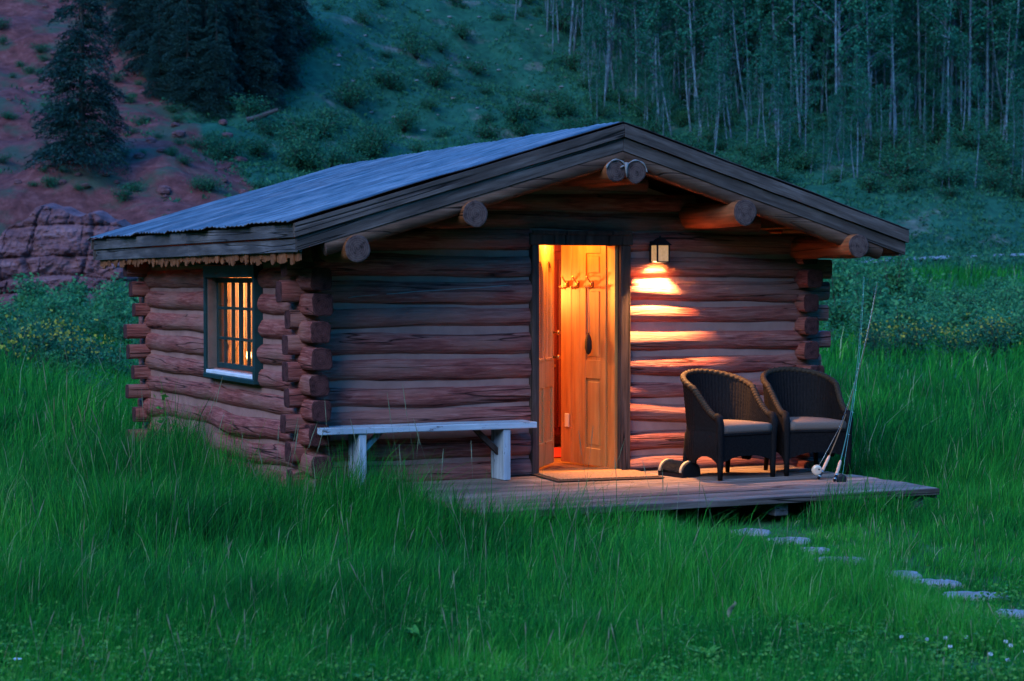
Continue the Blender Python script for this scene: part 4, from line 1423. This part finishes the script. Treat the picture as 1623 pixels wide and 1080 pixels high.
def aspen_variant(seed):
    r = np.random.default_rng(seed + 100)
    H = 13 + 4 * r.random()
    bend = r.normal(size=2) * .35
    def cx(z): q = z / H; return np.array([bend[0] * np.sin(q * 3) + .25 * bend[1] * q, bend[1] * np.sin(q * 2.4)])
    mb = MB()
    zs = np.linspace(-.4, H, 14)
    mb.tube([(*cx(max(0, z_)), z_) for z_ in zs], [.072 * (1 - .85 * max(0, z_) / H) + .012 for z_ in zs], 8)
    C, S = [], []
    z0 = H * (.24 + .22 * r.random())
    nl = 30
    for b in range(nl):
        z_ = z0 + (H - z0) * (b / nl) ** .9
        a = r.random() * 6.28; L = (1.5 * (1 - (b / nl) ** 2) + .35) * (.6 + .6 * r.random())
        p0 = np.array([*cx(z_), z_]); p1 = p0 + np.array([np.cos(a) * L, np.sin(a) * L, L * (.35 + .5 * r.random())])
        mb.tube([tuple(p0), tuple((p0 + p1) / 2 + [0, 0, .06]), tuple(p1)], [.028, .018, .007], 5)
        n_ = 60
        s_ = r.random(n_) ** .6
        c = p0 + (p1 - p0) * s_[:, None] + r.normal(size=(n_, 3)) * np.array([.24, .24, .2])
        C.append(c); S.append(.055 + .075 * r.random(n_))
    # few dead side twigs on the bare bole
    for b in range(6):
        z_ = 1.5 + (z0 - 1.5) * r.random(); a = r.random() * 6.28; p0 = np.array([*cx(z_), z_])
        mb.tube([tuple(p0), tuple(p0 + np.array([np.cos(a) * .5, np.sin(a) * .5, .15]))], [.02, .006], 5)
    trunk = mb.mesh('trunk'); trunk.materials.append(M['aspenbark'])
    C, S = np.concatenate(C), np.concatenate(S)
    V, F = leaf_quads(C, S, r, 0, .8)
    me = np_mesh('crown', V, F); me.materials.append(M['aspenleaf'])
    return trunk, me


AS = [aspen_variant(s) for s in range(7)]
ar = random.Random(77)
placed = []
tries = 0
while len(placed) < 270 and tries < 9000:
    tries += 1
    px = ar.uniform(800, 1720)
    lo = np.interp(px, [800, 900, 960, 1060, 1200, 1400, 1640], [60, 120, 200, 230, 240, 255, 240])
    py = lo - abs(ar.gauss(0, 1)) * 120
    if px < 940 and ar.random() < .55: continue
    if py < -60: continue
    x, y, z, v = px_ground(px, py, 85, 200)
    if any((x - a) ** 2 + (y - b) ** 2 < .8 for a, b in placed): continue
    placed.append((x, y))
    T = AS[ar.randrange(7)]
    t = plant_tree('aspen_tree', 'slender pale trunked aspen in the dense grove on the slope at upper right', 'tree', 'aspens in the grove on the slope', (x, y, z - .1), T[0], T[1], ar.choice((.5, .7, .85, 1.0, 1.15)) * ar.uniform(.85, 1.1), ar.uniform(0, 6.28), ar.uniform(.85, 1.15))
    t.rotation_euler = (ar.gauss(0, .05), ar.gauss(0, .05), ar.uniform(0, 6.28))
for k in range(14):
    x, y, z, v = px_ground(ar.uniform(1180, 1640), ar.uniform(-30, 120), 100, 200)
    T = SP[k % 3]
    plant_tree('spruce_tree', 'dark spruce standing among the aspen trunks at upper right', 'tree', 'spruces among the aspens', (x, y, z - .3), T[0], T[1], ar.uniform(.6, 1.0), ar.uniform(0, 6))


for k in range(110):
    px = ar.uniform(880, 1660); py = np.interp(px, [800, 960, 1200, 1400, 1640], [170, 230, 290, 320, 320]) - ar.random() * 190
    x, y, z, v = px_ground(px, py, 85, 200)
    T = AS[ar.randrange(7)]
    plant_tree('aspen_sapling', 'small leafy young aspen at the lower edge of the grove', 'tree', 'young aspens below the grove', (x, y, z - .1), T[0], T[1], ar.uniform(.2, .5), ar.uniform(0, 6.28), ar.uniform(.8, 1.0))


# ------------------------------------------------------------------ shrubs
def shrub_variant(seed, stems=9, n=900, upright=False):
    r = np.random.default_rng(seed + 500)
    mb = MB(); C = []
    for b in range(stems):
        a = r.random() * 6.28; L = (.55 + .5 * r.random())
        tip = np.array([np.cos(a) * L * (.35 if upright else .75) * r.random() ** .5, np.sin(a) * L * (.35 if upright else .75) * r.random() ** .5, (.8 if upright else .55) + .4 * r.random()])
        mid = tip * .5 + np.array([0, 0, .08])
        mb.tube([(0, 0, -.05), tuple(mid), tuple(tip)], [.018, .012, .004], 5)
        k = n // stems
        s_ = .25 + .75 * r.random(k) ** .7
        c = tip * s_[:, None] + r.normal(size=(k, 3)) * (np.array([.10, .10, .10]) if upright else np.array([.17, .17, .13]))
        C.append(c)
    C = np.concatenate(C); C[:, 2] = np.abs(C[:, 2])
    V, F = leaf_quads(C, .028 + .030 * r.random(len(C)), r, 0, .55)
    me = np_mesh('foliage', V, F); me.materials.append(M['shrub'])
    st = mb.mesh('stems'); st.materials.append(M['bark'])
    return st, me


SH = [shrub_variant(s) for s in range(4)] + [shrub_variant(10 + s, 12, 900, True) for s in range(3)]


SW = []
for st_, fo_ in SH:
    f2_ = fo_.copy(); f2_.materials.clear(); f2_.materials.append(M['willow']); SW.append((st_, f2_))


def plant_shrub(name, label, cat, group, loc, kind, s, sz=1.0, rz=0.0, mat=None):
    t = empty(name, loc, label, cat, group, rz); t.scale = (s, s, s * sz)
    for nm, me in (('stems', SH[kind][0]), ('foliage', (SW if mat else SH)[kind][1])):
        o = bpy.data.objects.new(nm, me); COL.objects.link(o); o.parent = t
    return t


hr = random.Random(31)
# willow thicket behind the cabin on the right
for k in range(64):
    px = hr.uniform(1275, 1680); v = hr.uniform(46, 62)
    u = (px - 811) / 3129 * v
    x, y = uv2xy(u, v)
    plant_shrub('willow_shrub', 'grey green willow shrub in the thicket between meadow and dirt road', 'shrub', 'willows in the thicket right of the cabin', (x, y, float(terrain(x, y)) - .05), hr.randrange(7), hr.uniform(1.1, 1.75) * (.78 if px > 1420 else 1), hr.uniform(.7, 1.0), hr.uniform(0, 6), 'willow')
# willows and weeds in the left meadow
for k in range(90):
    px = hr.uniform(-60, 260); v = hr.uniform(27, 67)
    u = (px - 811) / 3129 * v
    x, y = uv2xy(u, v)
    plant_shrub('willow_shrub', 'green willow shrub in the meadow below the red rocks', 'shrub', 'willows left of the cabin', (x, y, float(terrain(x, y)) - .05), hr.randrange(7), (.35 + .018 * (v - 27)) * hr.uniform(.8, 1.7), hr.uniform(.6, 1.0), hr.uniform(0, 6), 'willow')
# brush on the hillside
def brush(n_, x0, x1, y0, y1, s0, s1, label, group, cond=None):
    k = 0
    for _ in range(n_ * 6):
        if k >= n_: break
        px, py = hr.uniform(x0, x1), hr.uniform(y0, y1)
        if cond and not cond(px, py): continue
        x, y, z, v = px_ground(px, py, 74)
        plant_shrub('hill_shrub', label, 'shrub', group, (x, y, z - .08), hr.randrange(4), hr.uniform(s0, s1), hr.uniform(.6, .9), hr.uniform(0, 6)); k += 1
brush(70, 0, 460, 60, 330, .4, 1.0, 'low dark green bush dotting the bare red slope', 'bushes on the red slope')
brush(26, 330, 600, 180, 290, 1.0, 2.0, 'large dark green bush on the slope just above the left roof', 'big bushes above the left roof')
brush(60, 450, 960, -10, 270, .5, 1.9, 'low green bush scattered on the stony hillside above the roof', 'bushes on the green hillside')
brush(120, 880, 1660, 110, 330, .9, 2.0, 'leafy undergrowth bush at the foot of the aspens', 'bushes under the aspens', lambda a, b: b > 150 or a > 1000)

# fallen grey log on the slope
x, y, z, v = px_ground(425, 214, 76)
o = link_mesh('fallen_log', log_mb(1.7, .13, 991, wob=.05, taper=-.5).mesh('fallen_log'), [M['deadwood'], M['endgrain']], None, (x - 1.1, y, z + .35), (0, R(-17), R(-YAW)))
tag(o, 'grey fallen tree trunk lying on the slope above the left roof', 'log')

# ------------------------------------------------------------------ grass and small plants
def on_built(x, y):
    c = (x > XL - .08) & (x < XR + .1) & (y > -.14) & (y < YB + .1)
    d = (x > -1.56) & (x < 2.52) & (y > -2.29) & (y < .1)
    return c | d


def stone_dist(x, y):
    m_ = np.full(x.shape, 9.0)
    for sx, sy, a, b, _ in stones: m_ = np.minimum(m_, np.hypot((x - sx) / (a * 1.05), (y - sy) / (b * 1.6)))
    return m_


PATHX, PATHY = [s[0] for s in stones][::-1], [s[1] for s in stones][::-1]


def grass_height(x, y, v):
    h = .325 + .10 * vnoise(x, y, 1.6, 21) + .05 * vnoise(x, y, .6, 22)
    h = h * (1 - .55 * (1 - sstep(v, 8.8, 11.4)))                       # shorter near the viewer
    pd = np.abs(x - np.interp(y, PATHY, PATHX)) + 3 * np.maximum(0, y + 2.3)
    h = h * (1 - .70 * (1 - sstep(pd, .22, .75)))                        # trodden along the stones
    right = sstep(x, .45, .9) * (1 - sstep(y, -2.3, -.8))
    h = h * (1 - .45 * right)
    h = h * (1 + .55 * sstep(x, 2.5, 3.1) * sstep(y, -2.0, -.8))          # tall behind the deck on the right
    h = h * (1 + .50 * (1 - sstep(x, -2.2, -1.2)) * sstep(y, -2.4, -.8)) # and along the left wall
    h = h * (1 + .55 * (1 - sstep(x, -.75, -.05)) * sstep(x, -2.6, -1.9) * sstep(y, -3.6, -2.5)) # and before the left half of the deck
    front = (1 - sstep(np.abs(y + 2.6), .0, .5)) * sstep(x, -.35, .1) * (1 - sstep(x, .6, .9))
    h = h * (1 + 2.0 * (1 - sstep(np.abs(y + 2.42), .05, .35)) * sstep(x, .7, 1.1) * (.6 + .8 * vnoise(x, y, .35, 23)))
    return np.maximum(.05, h * (1 - .55 * front))


def blades(n_tufts, per, v0, v1, w0, w1, umargin, seed, hs=1.0, segs=3, rad=.05, beyond=0.0):
    """grass growing in tufts: each tuft has its own height, tone and lean"""
    r = np.random.default_rng(seed)
    v = np.sqrt(r.random(n_tufts) * (v1 ** 2 - v0 ** 2) + v0 ** 2)
    u = (r.random(n_tufts) * 2 - 1) * (v * .262 + umargin)
    if beyond: u = np.sign(u) * (v * .262 + umargin + beyond * r.random(n_tufts))
    tx, ty = uv2xy(u, v)
    th = .62 + .55 * r.random(n_tufts) ** 1.5 + .25 * vnoise(tx, ty, .7, 71)
    tt = np.clip(.42 + .30 * r.normal(size=n_tufts) * .8 + .28 * vnoise(tx, ty, 1.3, 72) + .2 * vnoise(tx, ty, .4, 73) + .16 * (1 - sstep(v, 9.0, 11.6)), 0, 1)
    wind = 1.4 * vnoise(tx, ty, 1.8, 41)
    dens = np.clip(.72 + .5 * vnoise(tx, ty, .5, 33), .15, 1)
    cnt = np.maximum(2, (per * dens * (.5 + r.random(n_tufts))).astype(int))
    idx = np.repeat(np.arange(n_tufts), cnt); n_ = len(idx)
    off = r.normal(size=(n_, 2)) * rad * (.6 + .8 * r.random((n_tufts, 1)))[idx]
    x, y, v = tx[idx] + off[:, 0], ty[idx] + off[:, 1], v[idx]
    ok = ~on_built(x, y) & (stone_dist(x, y) > .74 + .3 * r.random(n_))
    x, y, v, idx, off = x[ok], y[ok], v[ok], idx[ok], off[ok]; n_ = len(x)
    H = grass_height(x, y, v) * th[idx] * (.55 + .6 * r.random(n_)) * hs
    H = np.where(r.random(n_) < .04, H * 1.4, H)
    z = terrain(x, y) - .01
    w = w0 + (w1 - w0) * r.random(n_)
    fa = r.random(n_) * 2 * np.pi
    la = np.arctan2(off[:, 1], off[:, 0]) + r.normal(size=n_) * .5
    ln = H * (.08 + .5 * r.random(n_) ** 1.8)
    fx, fy = np.cos(fa), np.sin(fa)
    lx, ly = np.cos(la) + .7 * np.cos(wind[idx]), np.sin(la) + .7 * np.sin(wind[idx])
    V = []
    for k in range(segs):
        t_ = k / segs
        ww = w * (1 - t_ ** 2 * .8) * .5
        cx = x + lx * ln * t_ ** 2; cy = y + ly * ln * t_ ** 2; cz = z + H * (t_ - .18 * t_ ** 3)
        V.append(np.stack([cx - fx * ww, cy - fy * ww, cz], 1)); V.append(np.stack([cx + fx * ww, cy + fy * ww, cz], 1))
    V.append(np.stack([x + lx * ln, y + ly * ln, z + H * .82], 1))
    m_ = 2 * segs + 1
    VV = np.stack(V, 1).reshape(-1, 3)
    b = np.arange(n_)[:, None] * m_
    Q = np.concatenate([np.stack([b[:, 0] + 2 * k, b[:, 0] + 2 * k + 1, b[:, 0] + 2 * k + 3, b[:, 0] + 2 * k + 2], 1) for k in range(segs - 1)])
    T = np.stack([b[:, 0] + 2 * segs - 2, b[:, 0] + 2 * segs - 1, b[:, 0] + 2 * segs], 1)
    tb = np.where(r.random(n_) < .014, 1.9, tt[idx])
    return VV, Q, T, np.repeat(tb, m_)


def grass_object(name, sets, mat):
    VV, QQ, TT, A, off = [], [], [], [], 0
    for V, Q, T, a in sets:
        VV.append(V); QQ.append(Q + off); TT.append(T + off); A.append(a); off += len(V)
    me = np_mesh(name, np.concatenate(VV), np.concatenate(QQ), np.concatenate(TT))
    at_ = me.attributes.new('tone', 'FLOAT', 'POINT'); at_.data.foreach_set('value', np.concatenate(A).astype(np.float32))
    o = link_mesh(name, me, mat); tag(o, kind='stuff'); return o


grass_object('grass', [blades(12000, 24, 7.6, 11.6, .0018, .0042, .9, 1, 1, 3, .035), blades(14500, 20, 11.2, 18.2, .0024, .0055, 1.2, 2, 1, 3, .05), blades(9000, 16, 5.5, 18, .004, .009, .9, 7, 1, 2, .06, 5.0)], M['meadow'])
grass_object('meadow_grass', [blades(11000, 12, 18, 32, .006, .013, 3, 3, 1.15, 2, .08), blades(13000, 9, 32, 74, .012, .03, 6, 4, 1.25, 2, .16), blades(6000, 10, 18, 50, .012, .025, 3, 8, 1.2, 2, .12, 9.0)], M['meadow'])


# dry seed stalks standing above the grass
def stalks(n_, seed):
    r = np.random.default_rng(seed)
    mb = MB()
    for _ in range(n_):
        v = 8.6 + 16 * r.random() ** 1.3; u = (r.random() * 2 - 1) * (v * .262 + .6); x, y = uv2xy(u, v)
        if on_built(np.array(x), np.array(y)) or stone_dist(np.array(x), np.array(y)) < 1.6: continue
        h = float(grass_height(np.array(x), np.array(y), np.array(v))) * (1.0 + .6 * r.random()); z = float(terrain(x, y))
        dx, dy = r.normal(size=2) * h * .18
        mb.tube([(x, y, z), (x + dx * .4, y + dy * .4, z + h * .6), (x + dx, y + dy, z + h)], [.0014, .0012, .001], 3, caps=False)
        mb.tube([(x + dx * .93, y + dy * .93, z + h * .93), (x + dx * 1.08, y + dy * 1.08, z + h * 1.07), (x + dx * 1.25, y + dy * 1.25, z + h * 1.2)], [.0012, .0035, .001], 4, caps=False)
    o = mb.build('dry_grass_stalks', M['dry']); tag(o, kind='stuff')
stalks(420, 8)

def clover_cover(n_, seed):
    r = np.random.default_rng(seed)
    v = 7.6 + 4.2 * r.random(n_) ** .8; u = (r.random(n_) * 2 - 1) * (v * .262 + .6)
    x, y = uv2xy(u, v)
    k = r.random(n_) < sstep(vnoise(x, y, .8, 61) * .6 + vnoise(x, y, .25, 62) * .5 + (10.6 - v) * .25, -.2, .6)
    k &= stone_dist(x, y) > 1.0
    x, y = x[k], y[k]
    z = terrain(x, y) + .02 + .09 * r.random(len(x))
    C = np.stack([x, y, z], 1)
    C = np.repeat(C, 3, 0) + r.normal(size=(len(C) * 3, 3)) * np.array([.007, .007, .002])
    V, F = leaf_quads(C, .007 + .005 * r.random(len(C)), r, .75, .85)
    o = link_mesh('clover_leaves', np_mesh('clover_leaves', V, F), M['weed']); tag(o, kind='stuff')
clover_cover(26000, 15)


# low growth over the hillside
def undergrowth(n_, seed):
    r = np.random.default_rng(seed)
    v = 73 + 80 * r.random(n_) ** .9; q = (r.random(n_) * 2 - 1) * .29
    x, y = uv2xy(q * v, v)
    dens = .5 + .5 * vnoise(x, y, 3.4, 51) + .3 * vnoise(x, y, 1.2, 52)
    edge = -.175 + .075 * (1 - sstep(v, 76, 112))
    keep = r.random(n_) < np.where(q < edge, .22 * (dens > .75), np.where(q > .03, np.clip(dens + .3, .3, 1), np.clip(dens, .06, 1)))
    x, y = x[keep], y[keep]
    z = terrain(x, y)
    k = 7
    C = np.repeat(np.stack([x, y, z + .05], 1), k, 0) + r.normal(size=(len(x) * k, 3)) * np.array([.16, .16, .09])
    V, F = leaf_quads(C, .07 + .07 * r.random(len(C)), r, -.3, .4)
    me = np_mesh('undergrowth', V, F)
    o = link_mesh('undergrowth', me, M['shrub']); tag(o, kind='stuff')
undergrowth(60000, 6)


# yellow flowering plants in the left meadow
def bloom_variant(seed):
    r = np.random.default_rng(seed + 900)
    st = SH[seed % 4]
    n_ = 130
    C = r.normal(size=(n_, 3)) * np.array([.3, .3, .16]) + np.array([0, 0, .78])
    V, F = leaf_quads(C, .022 + .02 * r.random(n_), r, 0, .9)
    me = np_mesh('blossom', V, F); me.materials.append(M['yellow']); return me
BL = [bloom_variant(s) for s in range(2)]
for k, (px, py, s_) in enumerate(((30, 500, .9), (85, 560, .8), (62, 548, .6), (118, 535, .7), (20, 540, .6), (150, 520, .5), (1440, 480, .8), (1575, 490, .8), (1395, 548, .6), (1510, 548, .6))):
    v = 36 + hr.uniform(-3, 5) if px < 600 else 44.5
    u = (px - 811) / 3129 * v; x, y = uv2xy(u, v)
    t = plant_shrub('flowering_shrub', 'yellow flowering bush in the left meadow' if px < 600 else 'yellow tinged bush at the front of the willow thicket on the right', 'shrub', 'yellow flowering bushes left of the cabin' if px < 600 else 'yellow tinged bushes right of the cabin', (x, y, float(terrain(x, y))), k % 4, s_ * 1.25, 1, k)
    o = bpy.data.objects.new('blossom', BL[k % 2]); COL.objects.link(o); o.parent = t


# broad leaved weeds
def weed(name, label, cat, loc, h, n_, seed, leaf=.03, group=None, bloom=None):
    r = np.random.default_rng(seed)
    t = empty(name, loc, label, cat, group)
    mb = MB(); C = []
    for b in range(max(3, n_ // 26)):
        a = r.random() * 6.28; d = h * .32 * r.random()
        tip = np.array([np.cos(a) * d, np.sin(a) * d, h * (.6 + .45 * r.random())])
        mb.tube([(0, 0, -.02), tuple(tip * .55 + [0, 0, .03]), tuple(tip)], [.006, .0045, .002], 5)
        s_ = .2 + .8 * r.random(26)
        C.append(tip * s_[:, None] + r.normal(size=(26, 3)) * .035)
    mb.build('stems', M['weed'], t)
    C = np.concatenate(C)
    V, F = leaf_quads(C, leaf * (.6 + .8 * r.random(len(C))), r, .4, .42)
    me = np_mesh('leaves', V, F); link_mesh('leaves', me, M['weed'], t)
    if bloom:
        C = C[r.random(len(C)) < .12] + [0, 0, .03]
        V, F = leaf_quads(C, .012, r, 0, .9); link_mesh('blossom', np_mesh('blossom', V, F), M[bloom], t)
    return t
def gz(x, y): return float(terrain(np.array(x), np.array(y)))
weed('leafy_weed', 'tall leafy weed growing against the log wall below the side window', 'plant', (-2.12, 4.2, gz(-2.12, 4.2)), .85, 240, 3, .035)
weed('leafy_weed', 'small yellow flowered weed in the grass at the foot of the side wall', 'plant', (-2.35, 3.2, gz(-2.35, 3.2)), .5, 160, 4, .028, None, 'yellow')
for k, (x, y, lab) in enumerate(((-3.45, -5.75, 'broad leaved dock plant in the foreground grass left of centre'), (-2.44, -6.85, 'broad leaved dock plant at the bottom edge of the photo right of centre'))):
    t = empty('dock_plant', (x, y, gz(x, y)), lab, 'plant')
    mb = MB(); wr = random.Random(k + 3)
    for b in range(22):
        a = wr.uniform(0, 6.28); L = wr.uniform(.05, .12); ca, sa = math.cos(a), math.sin(a); G = []
        for i in range(7):
            q = i / 6; w_ = .017 * math.sin(math.pi * min(1, q * .95 + .05)) ** .7 + .002; d = L * q; zz = .05 + L * (1.5 * q - .7 * q * q) * wr.uniform(.95, 1.05)
            G.append([(ca * d - sa * w_, sa * d + ca * w_, zz + .008), (ca * d, sa * d, zz), (ca * d + sa * w_, sa * d - ca * w_, zz + .008)])
        mb.grid(G, 0, True)
    t.scale = (.75, .75, .75)
    mb.build('leaves', M['weed'], t)
# grass tufts in front of the deck and along the path
# white clover heads and a daisy
def flower(name, label, loc, h, rad, petals, group=None):
    t = empty(name, loc, label, 'flower', group)
    mb = MB(); mb.tube([(0, 0, 0), (.005, 0, h * .6), (0, .004, h)], .0016, 5); mb.build('stem', M['weed'], t)
    mb = MB(); fr_ = random.Random(int(loc[0] * 1000))
    if petals == 'daisy':
        for k in range(15):
            a = k * 2 * math.pi / 15; ca, sa = math.cos(a), math.sin(a); w_ = rad * .17
            mb.add([(ca * rad * .2 - sa * w_ * .5, sa * rad * .2 + ca * w_ * .5, h), (ca * rad - sa * w_, sa * rad + ca * w_, h + .004), (ca * rad * 1.08, sa * rad * 1.08, h + .004), (ca * rad + sa * w_, sa * rad - ca * w_, h + .004), (ca * rad * .2 + sa * w_ * .5, sa * rad * .2 - ca * w_ * .5, h)], [(0, 1, 2, 3, 4)])
        mb.build('petals', M['white'], t)
        mb = MB(); mb.tube([(0, 0, h - .002), (0, 0, h + .004), (0, 0, h + .008)], [rad * .24, rad * .28, rad * .1], 10); mb.build('flower_centre', M['yellow'], t)
    else:
        for k in range(46):
            d = Vector((fr_.gauss(0, 1), fr_.gauss(0, 1), fr_.gauss(0.3, 1))).normalized()
            e = d.orthogonal().normalized() * rad * .22
            c_ = Vector((0, 0, h))
            mb.add([c_ + d * rad * .3, c_ + d * rad * .75 + e, c_ + d * rad * 1.05, c_ + d * rad * .75 - e], [(0, 1, 2, 3)])
        mb.build('flower_head', M['white'], t)
flower('daisy', 'single white daisy in the bottom corner of the grass', (-5.43, -5.70, gz(-5.43, -5.7)), .10, .022, 'daisy')
for x, y in ((-1.27, -7.0), (-1.16, -7.0), (-1.04, -7.46), (-1.29, -7.21), (-1.26, -7.6), (-1.24, -7.45), (-.95, -7.2), (-1.05, -7.02), (-1.35, -6.9), (-.9, -7.4), (-1.0, -7.3)):
    flower('clover_flower', 'white clover head in the short grass at the lower right corner', (x, y, gz(x, y)), .085, .011, 'clover', 'clover heads at lower right')
# curled pale dead leaf caught in the grass
mb = MB(); G = []
for i in range(9):
    q = i / 8; w_ = .016 * math.sin(math.pi * (q * .9 + .05)); G.append([(-w_, .012 * math.sin(q * 5), q * .09), (0, -.01 + .012 * math.sin(q * 5), q * .09), (w_ * .8, .015 * q, q * .09)])
mb.grid(G, 0, True)
o = mb.build('dead_leaf', M['dry'], None, (-1.95, -6.25, gz(-1.95, -6.25) + .12), (R(12), R(18), 0)); tag(o, 'curled pale dead leaf standing in the foreground grass right of centre', 'leaf')
